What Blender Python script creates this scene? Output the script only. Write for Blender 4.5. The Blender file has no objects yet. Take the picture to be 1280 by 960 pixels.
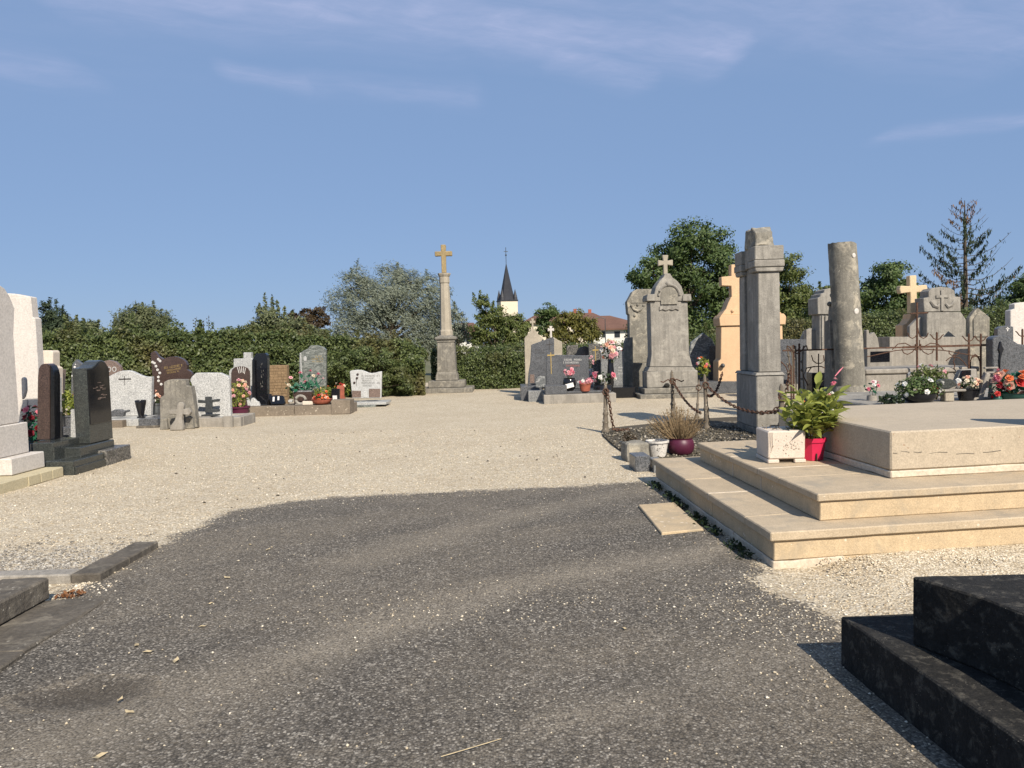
import bpy, bmesh, math, random
import numpy as np
from mathutils import Vector, Matrix, noise as mnoise

random.seed(7); RNG = np.random.default_rng(11)
R = math.radians
SC = bpy.context.scene
COL = SC.collection

# ------------------------------------------------------------------ camera
F = 962.0; EYE = 1.6; PITCH = math.atan(50 / F); ROLL = R(1.6)
cam = bpy.data.cameras.new('camera'); cam.sensor_width = 36.0; cam.lens = 36.0 * F / 1280.0
cam.clip_start = 0.05; cam.clip_end = 9000
camo = bpy.data.objects.new('camera', cam); COL.objects.link(camo)
camo.matrix_world = Matrix.Translation((0, 0, EYE)) @ Matrix.Rotation(R(90) - PITCH, 4, 'X') @ Matrix.Rotation(-ROLL, 4, 'Z')
SC.camera = camo

# ------------------------------------------------------------------ light
SUN_AZ, SUN_EL = R(23), R(38)          # sun stands behind the camera, to the right
sun_dir = Vector((math.sin(SUN_AZ) * math.cos(SUN_EL), -math.cos(SUN_AZ) * math.cos(SUN_EL), math.sin(SUN_EL)))
sl = bpy.data.lights.new('sun', 'SUN'); sl.energy = 5.0; sl.angle = R(0.53); sl.color = (1.0, 0.91, 0.79)
so = bpy.data.objects.new('sun', sl); COL.objects.link(so)
so.rotation_euler = sun_dir.to_track_quat('Z', 'Y').to_euler()
SC.view_settings.view_transform = 'Standard'; SC.view_settings.look = 'None'
SC.view_settings.exposure = 0.42; SC.view_settings.gamma = 1.0; SC.view_settings.use_curve_mapping = False

world = bpy.data.worlds.new('World'); SC.world = world; world.use_nodes = True

# ------------------------------------------------------------------ node helper
class NT:
    def __init__(s, tree): s.t = tree; s.n = tree.nodes; s.l = tree.links
    def add(s, typ, **kw):
        nd = s.n.new(typ)
        for k, v in kw.items():
            if k.startswith('_'): setattr(nd, k[1:], v)
        return nd
    def put(s, sock, v):
        if v is None: return
        if isinstance(v, bpy.types.NodeSocket): s.l.new(v, sock)
        elif isinstance(v, (tuple, list)) and len(v) == 3 and sock.type == 'RGBA': sock.default_value = (*v, 1)
        else: sock.default_value = v
    def coord(s, out='Object'): return s.add('ShaderNodeTexCoord').outputs[out]
    def pos(s): return s.add('ShaderNodeNewGeometry').outputs['Position']
    def mapping(s, v, scale=(1, 1, 1), rot=(0, 0, 0), loc=(0, 0, 0)):
        m = s.add('ShaderNodeMapping'); s.put(m.inputs['Vector'], v)
        m.inputs['Scale'].default_value = scale; m.inputs['Rotation'].default_value = rot; s.put(m.inputs['Location'], loc)
        return m.outputs[0]
    def noise(s, v, scale, detail=4, rough=.55, dist=0, out='Fac'):
        m = s.add('ShaderNodeTexNoise'); s.put(m.inputs['Vector'], v); m.inputs['Scale'].default_value = scale
        m.inputs['Detail'].default_value = detail; m.inputs['Roughness'].default_value = rough; m.inputs['Distortion'].default_value = dist
        return m.outputs[out]
    def vor(s, v, scale, out='Distance', feature='F1', rnd=1):
        m = s.add('ShaderNodeTexVoronoi'); m.feature = feature; s.put(m.inputs['Vector'], v); m.inputs['Scale'].default_value = scale
        m.inputs['Randomness'].default_value = rnd
        return m.outputs[out]
    def ramp(s, f, stops, interp='LINEAR'):
        m = s.add('ShaderNodeValToRGB'); s.put(m.inputs[0], f); cr = m.color_ramp; cr.interpolation = interp
        while len(cr.elements) < len(stops): cr.elements.new(.5)
        for e, (p, c) in zip(cr.elements, stops):
            e.position = p; e.color = (c, c, c, 1) if isinstance(c, (int, float)) else (*c, 1)
        return m.outputs[0]
    def mix(s, f, a, b, blend='MIX'):
        m = s.add('ShaderNodeMix'); m.data_type = 'RGBA'; m.blend_type = blend; m.clamp_factor = True
        s.put(m.inputs[0], f); s.put(m.inputs[6], a); s.put(m.inputs[7], b)
        return m.outputs[2]
    def math(s, op, a, b=None, clamp=False):
        m = s.add('ShaderNodeMath'); m.operation = op; m.use_clamp = clamp
        s.put(m.inputs[0], a); s.put(m.inputs[1], b)
        return m.outputs[0]
    def sep(s, v):
        m = s.add('ShaderNodeSeparateXYZ'); s.put(m.inputs[0], v); return m.outputs
    def comb(s, x, y, z):
        m = s.add('ShaderNodeCombineXYZ'); s.put(m.inputs[0], x); s.put(m.inputs[1], y); s.put(m.inputs[2], z); return m.outputs[0]
    def bump(s, h, strength, dist=.01, normal=None):
        m = s.add('ShaderNodeBump'); s.put(m.inputs['Height'], h); m.inputs['Strength'].default_value = strength
        m.inputs['Distance'].default_value = dist; s.put(m.inputs['Normal'], normal)
        return m.outputs[0]

# ------------------------------------------------------------------ sky
wt = NT(world.node_tree); wt.n.clear()
sky = wt.add('ShaderNodeTexSky'); sky.sky_type = 'NISHITA'; sky.sun_disc = False
sky.sun_elevation = SUN_EL; sky.sun_rotation = R(180) - SUN_AZ; sky.altitude = 200
sky.air_density = 1.0; sky.dust_density = 0.0; sky.ozone_density = 5.0
gen = wt.coord('Generated'); sx = wt.sep(gen)
zz = wt.math('MAXIMUM', sx[2], 0.02)
pl = wt.comb(wt.math('DIVIDE', sx[0], zz), wt.math('DIVIDE', sx[1], zz), 0.0)      # cloud sheet seen from below
flat = wt.mapping(pl, (1, .36, 1)); warp = wt.noise(flat, 1.6, 4, .6, out='Color')
warped = wt.add('ShaderNodeVectorMath'); warped.operation = 'MULTIPLY_ADD'; wt.put(warped.inputs[0], warp); warped.inputs[1].default_value = (.22, .10, 0); wt.put(warped.inputs[2], flat); warped = warped.outputs[0]
fib = wt.noise(wt.mapping(wt.mapping(warped, (1, 1, 1), (0, 0, R(-8))), (.7, 5.5, 1)), 2.6, 9, .66, .3)
fine = wt.noise(wt.mapping(wt.mapping(warped, (1, 1, 1), (0, 0, R(10))), (1.6, 7, 1)), 3.1, 6, .6)
def skyp(px, py):
    u_ = (px - 640) / F; v_ = (480 - py) / F; c_, s_ = math.cos(ROLL), math.sin(ROLL); x_ = u_ * c_ + v_ * s_; y_ = -u_ * s_ + v_ * c_; cp_, sp_ = math.cos(PITCH), math.sin(PITCH)
    z_ = -sp_ + y_ * cp_; return Vector((x_ / z_ + .11, .36 * (cp_ + y_ * sp_) / z_ + .05, 0))
cl = None
for (x0_, y0_, x1_, y1_, w_, k_) in ((60, -30, 560, 22, .10, .75), (520, 18, 900, 62, .085, .85), (700, 66, 800, 98, .055, .75), (285, 88, 375, 104, .038, .62), (375, 104, 590, 121, .050, .36), (1120, 166, 1290, 150, .055, .42), (-40, 74, 90, 84, .075, .42), (880, -30, 1330, 30, .14, .6), (1380, 120, 1700, 90, .06, .6), (-500, 40, -160, 60, .08, .6)):
    a_, b_ = skyp(x0_, y0_), skyp(x1_, y1_); ab = b_ - a_
    d0 = wt.add('ShaderNodeVectorMath'); d0.operation = 'SUBTRACT'; wt.put(d0.inputs[0], warped); d0.inputs[1].default_value = a_
    dt = wt.add('ShaderNodeVectorMath'); dt.operation = 'DOT_PRODUCT'; wt.put(dt.inputs[0], d0.outputs[0]); dt.inputs[1].default_value = ab / ab.length_squared
    sc_ = wt.add('ShaderNodeVectorMath'); sc_.operation = 'SCALE'; sc_.inputs[0].default_value = ab; wt.put(sc_.inputs['Scale'], wt.math('MULTIPLY', dt.outputs['Value'], 1.0, True))
    df = wt.add('ShaderNodeVectorMath'); df.operation = 'SUBTRACT'; wt.put(df.inputs[0], d0.outputs[0]); wt.put(df.inputs[1], sc_.outputs[0])
    ln = wt.add('ShaderNodeVectorMath'); ln.operation = 'LENGTH'; wt.put(ln.inputs[0], df.outputs[0])
    g_ = wt.math('MULTIPLY', wt.ramp(wt.math('DIVIDE', ln.outputs['Value'], w_ * 2.0), [(0, 1.0), (.35, .62), (.7, .14), (1, 0.0)]), k_)
    cl = g_ if cl is None else wt.math('MAXIMUM', cl, g_)
veil = wt.math('MULTIPLY', wt.ramp(wt.noise(flat, .55, 4, .6), [(.45, 0.0), (.75, .35)]), wt.ramp(sx[2], [(.24, 0.0), (.45, 1.0)]))
cl = wt.math('MAXIMUM', cl, veil)
cl = wt.math('MULTIPLY', cl, wt.math('ADD', .28, wt.math('MULTIPLY', wt.ramp(fib, [(.30, 0.0), (.72, 1.0)]), wt.ramp(fine, [(.2, .45), (.7, 1.25)]))), True)
cl = wt.math('MULTIPLY', cl, wt.math('GREATER_THAN', sx[2], .03))
hsv = wt.add('ShaderNodeHueSaturation'); hsv.inputs['Saturation'].default_value = 0.80; hsv.inputs['Value'].default_value = 1.0
wt.put(hsv.inputs['Color'], sky.outputs[0])
base = wt.mix(.78, hsv.outputs[0], (2.28, 3.62, 6.25))       # even, slightly hazy late-summer blue
skc = wt.mix(wt.math('MULTIPLY', cl, .8), base, (4.6, 5.2, 7.6))
bg = wt.add('ShaderNodeBackground'); wt.put(bg.inputs['Color'], skc); bg.inputs['Strength'].default_value = 0.075
wo = wt.add('ShaderNodeOutputWorld'); wt.l.new(bg.outputs[0], wo.inputs['Surface'])

# ------------------------------------------------------------------ places read off the photograph (real positions on the ground)
def ray(px, py):
    u = (px - 640) / F; v = (480 - py) / F; c, s = math.cos(ROLL), math.sin(ROLL)
    x = u * c + v * s; y = -u * s + v * c; cp, sp = math.cos(PITCH), math.sin(PITCH)
    return Vector((x, cp + y * sp, -sp + y * cp))
O3 = Vector((0, 0, EYE))
def G(px, py, z=0.0): d = ray(px, py); return d * ((z - EYE) / d.z) + O3
def P(px, py, Y): d = ray(px, py); return d * (Y / d.y) + O3
def PX(px, py, X): d = ray(px, py); return d * (X / d.x) + O3
def S(Y): return Y / F * 1.0014          # metres per photo pixel at depth Y

# ------------------------------------------------------------------ mesh helper
class MB:
    def __init__(s): s.v = []; s.f = []
    def poly(s, vs, fs):
        o = len(s.v); s.v += [tuple(p) for p in vs]; s.f += [tuple(i + o for i in f) for f in fs]; return s
    def box(s, x0, x1, y0, y1, z0, z1, tx=0, ty=0):
        return s.poly([(x0, y0, z0), (x1, y0, z0), (x1, y1, z0), (x0, y1, z0), (x0 + tx, y0 + ty, z1), (x1 - tx, y0 + ty, z1), (x1 - tx, y1 - ty, z1), (x0 + tx, y1 - ty, z1)],
                      [(3, 2, 1, 0), (4, 5, 6, 7), (0, 1, 5, 4), (1, 2, 6, 5), (2, 3, 7, 6), (3, 0, 4, 7)])
    def prism(s, pts, a, b, axis='y'):
        """outline extruded from a to b; axis y: outline is (x,z); x: (y,z); z: (x,y)"""
        n = len(pts); ar = sum(pts[i][0] * pts[(i + 1) % n][1] - pts[(i + 1) % n][0] * pts[i][1] for i in range(n))
        if ar < 0: pts = pts[::-1]
        def mk(p, t): return {'y': (p[0], t, p[1]), 'x': (t, p[0], p[1]), 'z': (p[0], p[1], t)}[axis]
        vs = [mk(p, a) for p in pts] + [mk(p, b) for p in pts]
        fs = [tuple(range(n)), tuple(range(2 * n - 1, n - 1, -1))] + [(i, i + n, (i + 1) % n + n, (i + 1) % n) for i in range(n)]
        if axis != 'y': fs = [f[::-1] for f in fs]
        return s.poly(vs, fs)
    def lathe(s, prof, c=(0, 0, 0), n=16, cap=True):
        vs = []; fs = []; m = len(prof)
        for r, z in prof:
            for k in range(n): a = 2 * math.pi * k / n; vs.append((c[0] + r * math.cos(a), c[1] + r * math.sin(a), c[2] + z))
        for j in range(m - 1):
            for k in range(n): fs.append((j * n + k, j * n + (k + 1) % n, (j + 1) * n + (k + 1) % n, (j + 1) * n + k))
        if cap: fs.append(tuple(range(n - 1, -1, -1))); fs.append(tuple((m - 1) * n + k for k in range(n)))
        return s.poly(vs, fs)
    def tube(s, pts, r, n=6):
        pts = [Vector(p) for p in pts]; rr = r if isinstance(r, (list, tuple)) else [r] * len(pts); vs = []; fs = []
        up = Vector((0, 0, 1))
        for i, p in enumerate(pts):
            t = (pts[min(i + 1, len(pts) - 1)] - pts[max(i - 1, 0)]).normalized()
            a = t.cross(up) if abs(t.z) < .95 else t.cross(Vector((1, 0, 0)))
            a.normalize(); b = t.cross(a)
            for k in range(n):
                q = 2 * math.pi * k / n; vs.append(p + (a * math.cos(q) + b * math.sin(q)) * rr[i])
        for i in range(len(pts) - 1):
            for k in range(n): fs.append((i * n + k, (i + 1) * n + k, (i + 1) * n + (k + 1) % n, i * n + (k + 1) % n))
        fs.append(tuple(range(n))); fs.append(tuple((len(pts) - 1) * n + k for k in range(n - 1, -1, -1)))
        return s.poly(vs, fs)
    def ball(s, c, r, n=8, m=5, sz=1):
        return s.lathe([(r * math.sin(math.pi * (j + .02) / (m + .04)), -r * sz * math.cos(math.pi * j / m)) for j in range(m + 1)], c, n)
    def obj(s, name, mat, parent=None, bevel=0, smooth=False, rough=0, seed=0, cuts=0, kind=None, loc=None):
        me = bpy.data.meshes.new(name); me.from_pydata(s.v, [], s.f)
        bm = bmesh.new(); bm.from_mesh(me)
        bmesh.ops.recalc_face_normals(bm, faces=bm.faces)
        if bevel: 
            ed = [e for e in bm.edges if len(e.link_faces) == 2 and e.calc_face_angle(0) > .5]
            if ed: bmesh.ops.bevel(bm, geom=ed, offset=bevel, segments=1, profile=.5, affect='EDGES', clamp_overlap=True)
        if cuts:
            bmesh.ops.triangulate(bm, faces=[f for f in bm.faces if len(f.verts) > 4])
            for _ in range(cuts):
                bmesh.ops.subdivide_edges(bm, edges=[e for e in bm.edges if e.calc_length() > rough * 3 + .03], cuts=1, use_grid_fill=True)
        if rough:
            for v in bm.verts:
                nv = mnoise.noise_vector(v.co * 6 + Vector((seed, seed * .7, 3))) + .5 * mnoise.noise_vector(v.co * 19 + Vector((seed, 5, 3)))
                v.co += nv * rough
        bm.to_mesh(me); bm.free()
        if smooth:
            for p in me.polygons: p.use_smooth = True
            if smooth != 'all':
                try: me.set_sharp_from_angle(angle=R(40))
                except Exception: pass
        return link(name, me, mat, parent, kind, loc)
def link(name, me, mat, parent=None, kind=None, loc=None):
    o = bpy.data.objects.new(name, me); COL.objects.link(o)
    if mat is not None and not me.materials: me.materials.append(mat)
    if parent is not None: o.parent = parent
    if kind: o['kind'] = kind
    if loc is not None: o.location = loc
    return o
def thing(name, label, cat, loc=(0, 0, 0), rotz=0, group=None):
    o = bpy.data.objects.new(name, None); COL.objects.link(o); o.empty_display_size = .2
    o.location = loc; o.rotation_euler = (0, 0, rotz); o['label'] = label; o['category'] = cat; o['kind'] = 'thing'
    if group: o['group'] = group
    return o
def tag(o, label, cat, group=None):
    o['label'] = label; o['category'] = cat
    if 'kind' not in o.keys(): o['kind'] = 'thing'
    if group: o['group'] = group
    return o
def quads(name, V, mat, parent=None, kind=None, loc=None):
    """V: (N,4,3) array of separate quads -> one mesh"""
    V = np.asarray(V, dtype=np.float32); n = len(V); me = bpy.data.meshes.new(name)
    me.vertices.add(n * 4); me.vertices.foreach_set('co', V.reshape(-1))
    me.loops.add(n * 4); me.loops.foreach_set('vertex_index', np.arange(n * 4, dtype=np.int32))
    me.polygons.add(n); me.polygons.foreach_set('loop_start', np.arange(0, n * 4, 4, dtype=np.int32))
    me.update(calc_edges=True)
    return link(name, me, mat, parent, kind, loc)
def unit(a): return a / np.maximum(np.linalg.norm(a, axis=-1, keepdims=True), 1e-6)
def leaves(C, Nrm, size, asp=.45, droop=None, jit=.8):
    """leaf-shaped quads at C facing roughly Nrm"""
    n = len(C); nr = unit(Nrm + RNG.normal(0, jit, (n, 3))); t = RNG.normal(0, 1, (n, 3))
    if droop is not None: t = t * .5 + np.asarray(droop)
    t = unit(t - nr * (t * nr).sum(1, keepdims=True)); b = np.cross(nr, t)
    s = (np.asarray(size) * RNG.uniform(.65, 1.3, n))[:, None]
    return np.stack([C - t * s * .5, C + b * s * asp * .5 - t * s * .05 + nr * s * .06, C + t * s * .5, C - b * s * asp * .5 - t * s * .05 + nr * s * .06], 1)

# ------------------------------------------------------------------ materials
def material(name):
    m = bpy.data.materials.new(name); m.use_nodes = True; t = NT(m.node_tree); t.n.clear()
    b = t.add('ShaderNodeBsdfPrincipled'); o = t.add('ShaderNodeOutputMaterial'); t.l.new(b.outputs[0], o.inputs[0])
    return m, t, b
def local(t):
    oi = t.add('ShaderNodeObjectInfo'); v = t.coord('Object')
    a = t.add('ShaderNodeVectorMath'); a.operation = 'ADD'; t.put(a.inputs[0], v)
    c = t.math('MULTIPLY', oi.outputs['Random'], 37.0); t.put(a.inputs[1], t.comb(c, c, c))
    return a.outputs[0]
def mul(c, k): return tuple(min(1, x * k) for x in c)
def stone(name, base, dark=.55, light=1.25, spot=None, spots=.0, streak=.35, rough=.9, bump=.35, grain=60, stain=None, stains=0.0, sc=1.0):
    m, t, b = material(name); v = local(t)
    big = t.noise(v, 2.2 * sc, 6, .62); fine = t.noise(v, grain, 3, .7); mid = t.noise(v, 11 * sc, 5, .65)
    c = t.ramp(big, [(.25, mul(base, dark)), (.5, base), (.75, mul(base, light))])
    c = t.mix(t.ramp(mid, [(.35, .5), (.65, 0.0)]), c, mul(base, dark * .9))
    if streak:
        sk = t.noise(t.mapping(v, (9 * sc, 9 * sc, .7)), 1.6, 4, .6)
        c = t.mix(t.math('MULTIPLY', t.ramp(sk, [(.45, 0.0), (.68, 1.0)]), streak), c, mul(base, .35))
    c = t.mix(.35, c, t.ramp(fine, [(.3, mul(base, .5)), (.7, mul(base, 1.5))]), 'MIX')
    if stains:
        sn = t.noise(v, 3.3 * sc, 5, .7, .4)
        c = t.mix(t.math('MULTIPLY', t.ramp(sn, [(.52, 0.0), (.66, 1.0)]), stains), c, stain)
    if spots:
        vd = t.vor(t.mix(.06, v, t.noise(v, 9, 3, out='Color'), 'ADD'), 13 * sc); rn = t.noise(v, 1.7 * sc, 3)
        thr = t.math('MULTIPLY', t.ramp(rn, [(.42, 0.0), (.7, 1.0)]), spots)
        c = t.mix(t.math('MULTIPLY', t.math('LESS_THAN', vd, thr), .8), c, spot)
    t.put(b.inputs['Base Color'], c); b.inputs['Roughness'].default_value = rough; b.inputs['Specular IOR Level'].default_value = .25
    h = t.math('ADD', t.math('MULTIPLY', mid, .7), t.math('MULTIPLY', fine, .5))
    t.put(b.inputs['Normal'], t.bump(h, bump, .012))
    return m
def granite(name, base, specks=((.5, .5, .5), (.02, .02, .02)), amt=.4, rough=.14, scale=160, spec=.5, vein=None):
    m, t, b = material(name); v = local(t)
    c1 = t.vor(v, scale, 'Color'); r = t.sep(c1)
    c = t.mix(t.ramp(r[0], [(1 - amt - .02, 0.0), (1 - amt, 1.0)], 'CONSTANT' if False else 'LINEAR'), base, specks[0])
    c = t.mix(t.ramp(r[1], [(1 - amt * .7 - .02, 0.0), (1 - amt * .7, 1.0)]), c, specks[1])
    bigv = t.noise(v, 3, 4); c = t.mix(t.ramp(bigv, [(.3, .35), (.7, 0.0)]), c, mul(base, .6))
    if vein:
        wv = t.noise(t.mapping(v, (1.2, 1.2, 3.2), (0, .5, .3)), 2.4, 7, .68, 1.2)
        c = t.mix(t.ramp(wv, [(.47, 0.0), (.5, .9), (.54, 0.0)]), c, vein)
    t.put(b.inputs['Base Color'], c)
    t.put(b.inputs['Roughness'], t.ramp(t.noise(v, 6, 4), [(.3, rough), (.8, min(1, rough * 1.9))])); b.inputs['Specular IOR Level'].default_value = spec
    t.put(b.inputs['Normal'], t.bump(t.noise(v, 8, 2), .02, .01))
    return m
def plain(name, col, rough=.6, var=.25, scale=18, metal=0, bump=.0, spec=.4):
    m, t, b = material(name); v = local(t)
    c = t.ramp(t.noise(v, scale, 4, .6), [(.25, mul(col, 1 - var)), (.75, mul(col, 1 + var))])
    t.put(b.inputs['Base Color'], c); b.inputs['Roughness'].default_value = rough; b.inputs['Metallic'].default_value = metal
    b.inputs['Specular IOR Level'].default_value = spec
    if bump: t.put(b.inputs['Normal'], t.bump(t.noise(v, scale * 3, 3), bump, .006))
    return m
def leafmat(name, a, b2, trans=.35, rough=.55, back=None, dry=None, dryamt=0.0):
    m, t, b = material(name); g = t.add('ShaderNodeNewGeometry')
    c = t.mix(g.outputs['Random Per Island'], a, b2)
    big = t.noise(t.pos(), .9, 4, .6); c = t.mix(t.ramp(big, [(.35, .45), (.65, 0.0)]), c, mul(a, .75))
    if dry:
        dn = t.noise(t.pos(), .55, 3); 
        c = t.mix(t.math('MULTIPLY', t.ramp(dn, [(.52, 0.0), (.66, 1.0)]), dryamt), c, dry)
    if back: c = t.mix(g.outputs['Backfacing'], c, back)
    t.put(b.inputs['Base Color'], c); b.inputs['Roughness'].default_value = rough; b.inputs['Specular IOR Level'].default_value = .35
    tr = t.add('ShaderNodeBsdfTranslucent'); t.put(tr.inputs[0], t.mix(.5, c, (.35, .45, .05), 'MULTIPLY') if False else c)
    mx = t.add('ShaderNodeMixShader'); mx.inputs[0].default_value = trans
    out = [n for n in t.n if n.type == 'OUTPUT_MATERIAL'][0]
    t.l.new(b.outputs[0], mx.inputs[1]); t.l.new(tr.outputs[0], mx.inputs[2]); t.l.new(mx.outputs[0], out.inputs[0])
    return m

M = {}
M['grey_stone'] = stone('weathered_grey_stone', (.285, .265, .228), .5, 1.4, (.48, .46, .39), .13, .75, bump=.6, stain=(.40, .375, .32), stains=.55)
M['dark_stone'] = stone('dark_weathered_stone', (.205, .19, .16), .42, 1.6, (.48, .45, .35), .18, .7, bump=.7, stain=(.34, .31, .25), stains=.7, sc=1.7)
M['lichen_stone'] = stone('lichen_covered_stone', (.235, .218, .180), .38, 1.6, (.52, .48, .37), .20, .5, bump=.8, stain=(.42, .375, .29), stains=.8, sc=1.6)
M['pale_stone'] = stone('pale_limestone', (.38, .335, .26), .6, 1.25, (.3, .27, .2), .16, .25, bump=.3)
M['white_stone'] = stone('white_limestone', (.55, .51, .46), .88, 1.08, None, 0, .06, bump=.08, grain=40, rough=.8)
M['cream_stone'] = stone('cream_limestone', (.60, .52, .425), .85, 1.1, (.4, .33, .24), .10, .06, bump=.12)
M['grey_tan'] = stone('grey_tan_limestone', (.455, .365, .25), .74, 1.14, (.60, .52, .40), .14, .10, bump=.4, grain=90, stain=(.30, .26, .20), stains=.7)  # tread stone, slightly greyer and darker than the tan stone
M['tan_stone'] = stone('tan_limestone', (.51, .395, .25), .76, 1.14, (.66, .57, .43), .22, .2, bump=.35, grain=90, stain=(.33, .275, .195), stains=.65)
M['ochre_stone'] = stone('ochre_limestone', (.60, .41, .245), .85, 1.08, None, 0, .12, bump=.15)
M['buff_block'] = stone('buff_block', (.47, .41, .27), .85, 1.1, None, 0, .05, bump=.2)
M['concrete'] = stone('old_concrete', (.30, .275, .235), .6, 1.25, (.42, .4, .34), .15, .6, bump=.5, stain=(.19, .17, .14), stains=.5)
M['cement'] = stone('cement_mortar', (.56, .48, .37), .8, 1.12, (.32, .22, .16), .26, .0, bump=.6, grain=30)
M['golden_stone'] = stone('lichen_gold_stone', (.31, .235, .12), .5, 1.35, (.20, .17, .12), .35, .2, bump=.5)
M['kerb_stone'] = stone('grey_kerb_stone', (.115, .10, .08), .45, 1.6, (.36, .33, .27), .2, .2, bump=.9, stain=(.25, .22, .17), stains=.55, grain=35, sc=1.8)
M['soot_stone'] = stone('blackened_stone', (.020, .019, .017), .35, 2.2, (.26, .24, .19), .17, .3, bump=1.0, rough=.92, grain=32, stain=(.11, .10, .08), stains=.62, sc=5.5)
M['brown_slab'] = stone('brown_speckled_slab', (.20, .165, .125), .55, 1.4, (.42, .37, .29), .34, .1, bump=.5, grain=45)
M['stacked'] = stone('rough_brown_stack', (.25, .17, .095), .5, 1.4, (.38, .29, .18), .3, .0, bump=1.0, grain=30)
M['white_granite'] = granite('white_granite', (.43, .425, .40), ((.27, .27, .26), (.56, .555, .53)), .36, .4, 70)
M['grey_granite'] = granite('grey_granite', (.20, .205, .20), ((.30, .30, .29), (.10, .10, .10)), .35, .2, 90)
M['light_granite'] = granite('light_grey_granite', (.40, .40, .375), ((.5, .5, .48), (.25, .25, .25)), .35, .3, 90)
M['slate_granite'] = granite('slate_granite', (.095, .10, .105), ((.15, .15, .155), (.04, .04, .04)), .35, .22, 90)
M['black_granite'] = granite('black_granite', (.006, .007, .010), ((.02, .02, .024), (.003, .003, .003)), .3, .07, 220)
M['green_granite'] = granite('dark_green_granite', (.040, .045, .042), ((.075, .08, .072), (.02, .02, .02)), .35, .12, 150)
M['flecked_granite'] = granite('flecked_granite', (.105, .10, .09), ((.20, .185, .16), (.045, .042, .036)), .4, .3, 45)
M['brown_granite'] = granite('brown_granite', (.058, .037, .031), ((.095, .062, .05), (.028, .019, .016)), .35, .15, 130)
M['rose_granite'] = granite('rose_granite', (.17, .125, .10), ((.26, .19, .16), (.08, .06, .05)), .35, .2, 110)
M['green_marble'] = granite('green_grey_marble', (.115, .125, .11), ((.17, .18, .16), (.07, .075, .07)), .3, .25, 60, vein=(.30, .31, .28))
M['veined_marble'] = granite('veined_dark_marble', (.13, .14, .135), ((.18, .18, .18), (.07, .07, .07)), .3, .3, 60, vein=(.42, .42, .4))
M['white_marble'] = granite('white_marble', (.47, .47, .45), ((.54, .54, .52), (.38, .38, .36)), .3, .3, 40)
M['rust'] = plain('rusty_iron', (.095, .050, .032), .85, .6, 30, .2, .5)
M['old_iron'] = stone('corroded_iron', (.165, .138, .105), .4, 1.7, (.42, .38, .30), .34, .2, bump=.6, grain=80)
M['bronze'] = plain('dark_bronze', (.065, .070, .072), .5, .4, 25, .4, .2)
M['gold'] = plain('gold_leaf', (.42, .30, .11), .45, .2, 20, .3)
M['engrave_dark'] = plain('dark_engraving', (.05, .045, .04), .8)
M['engrave_light'] = plain('light_engraving', (.62, .60, .56), .7)
M['engrave_red'] = plain('red_engraving', (.36, .10, .07), .7)
M['black_pot'] = plain('black_glazed_pot', (.012, .012, .014), .15, .2, spec=.5)
M['red_pot'] = plain('crimson_plastic_pot', (.56, .024, .075), .35, .12, 9)
M['terracotta'] = plain('terracotta_pot', (.30, .085, .05), .7, .25, 14, bump=.2)
M['purple_pot'] = plain('dark_purple_pot', (.075, .012, .032), .45, .2, 8)
M['green_pot'] = plain('dark_green_pot', (.03, .10, .075), .4, .2, 10)
M['white_pot'] = stone('peeling_white_pot', (.60, .57, .52), .8, 1.1, (.12, .11, .10), .3, .5, bump=.6, sc=2.2)
M['planter'] = stone('reconstituted_stone_planter', (.60, .515, .425), .9, 1.07, None, 0, .1, bump=.25, grain=120)
M['soil'] = plain('dark_soil', (.05, .038, .026), .95, .5, 40, 0, .8)
M['bark'] = stone('bark', (.11, .085, .06), .5, 1.4, None, 0, .5, bump=.8)
M['stem'] = plain('green_stem', (.09, .13, .035), .7)
M['twig'] = plain('dry_twig', (.22, .155, .085), .9, .5, 30)
M['hedge_leaf'] = leafmat('hedge_leaf', (.044, .068, .020), (.165, .198, .066), .25, .5, None, (.150, .100, .042), .45)
M['buff_cross'] = stone('buff_cross_stone', (.60, .465, .29), .85, 1.1, None, 0, .1, bump=.15)
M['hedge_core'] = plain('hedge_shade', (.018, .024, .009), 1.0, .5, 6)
M['tree_leaf'] = leafmat('tree_leaf', (.050, .085, .024), (.135, .185, .055), .28)
M['light_leaf'] = leafmat('light_tree_leaf', (.075, .105, .026), (.185, .205, .058), .3)
M['yellow_leaf'] = leafmat('yellow_green_leaf', (.095, .100, .022), (.19, .165, .035), .3)
M['willow_leaf'] = leafmat('willow_leaf', (.085, .108, .056), (.165, .190, .112), .25, .5, (.20, .225, .165))
M['olive_leaf'] = leafmat('olive_leaf', (.085, .105, .045), (.19, .205, .095), .28)
M['copper_leaf'] = leafmat('copper_leaf', (.055, .034, .020), (.085, .062, .026), .2)
M['conifer_leaf'] = leafmat('conifer_needle', (.020, .036, .016), (.048, .068, .030), .1, .7)
M['brown_needle'] = leafmat('dying_needle', (.16, .085, .04), (.24, .14, .07), .15, .8)
M['pot_leaf'] = leafmat('glossy_leaf', (.17, .22, .040), (.42, .43, .11), .4, .38)
M['fake_leaf'] = leafmat('artificial_leaf', (.012, .085, .045), (.03, .14, .075), .15, .5)
M['dark_leaf'] = leafmat('dark_leaf', (.018, .030, .012), (.04, .065, .02), .2)
M['lime_leaf'] = leafmat('lime_leaf', (.14, .18, .025), (.30, .32, .06), .3)
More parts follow.
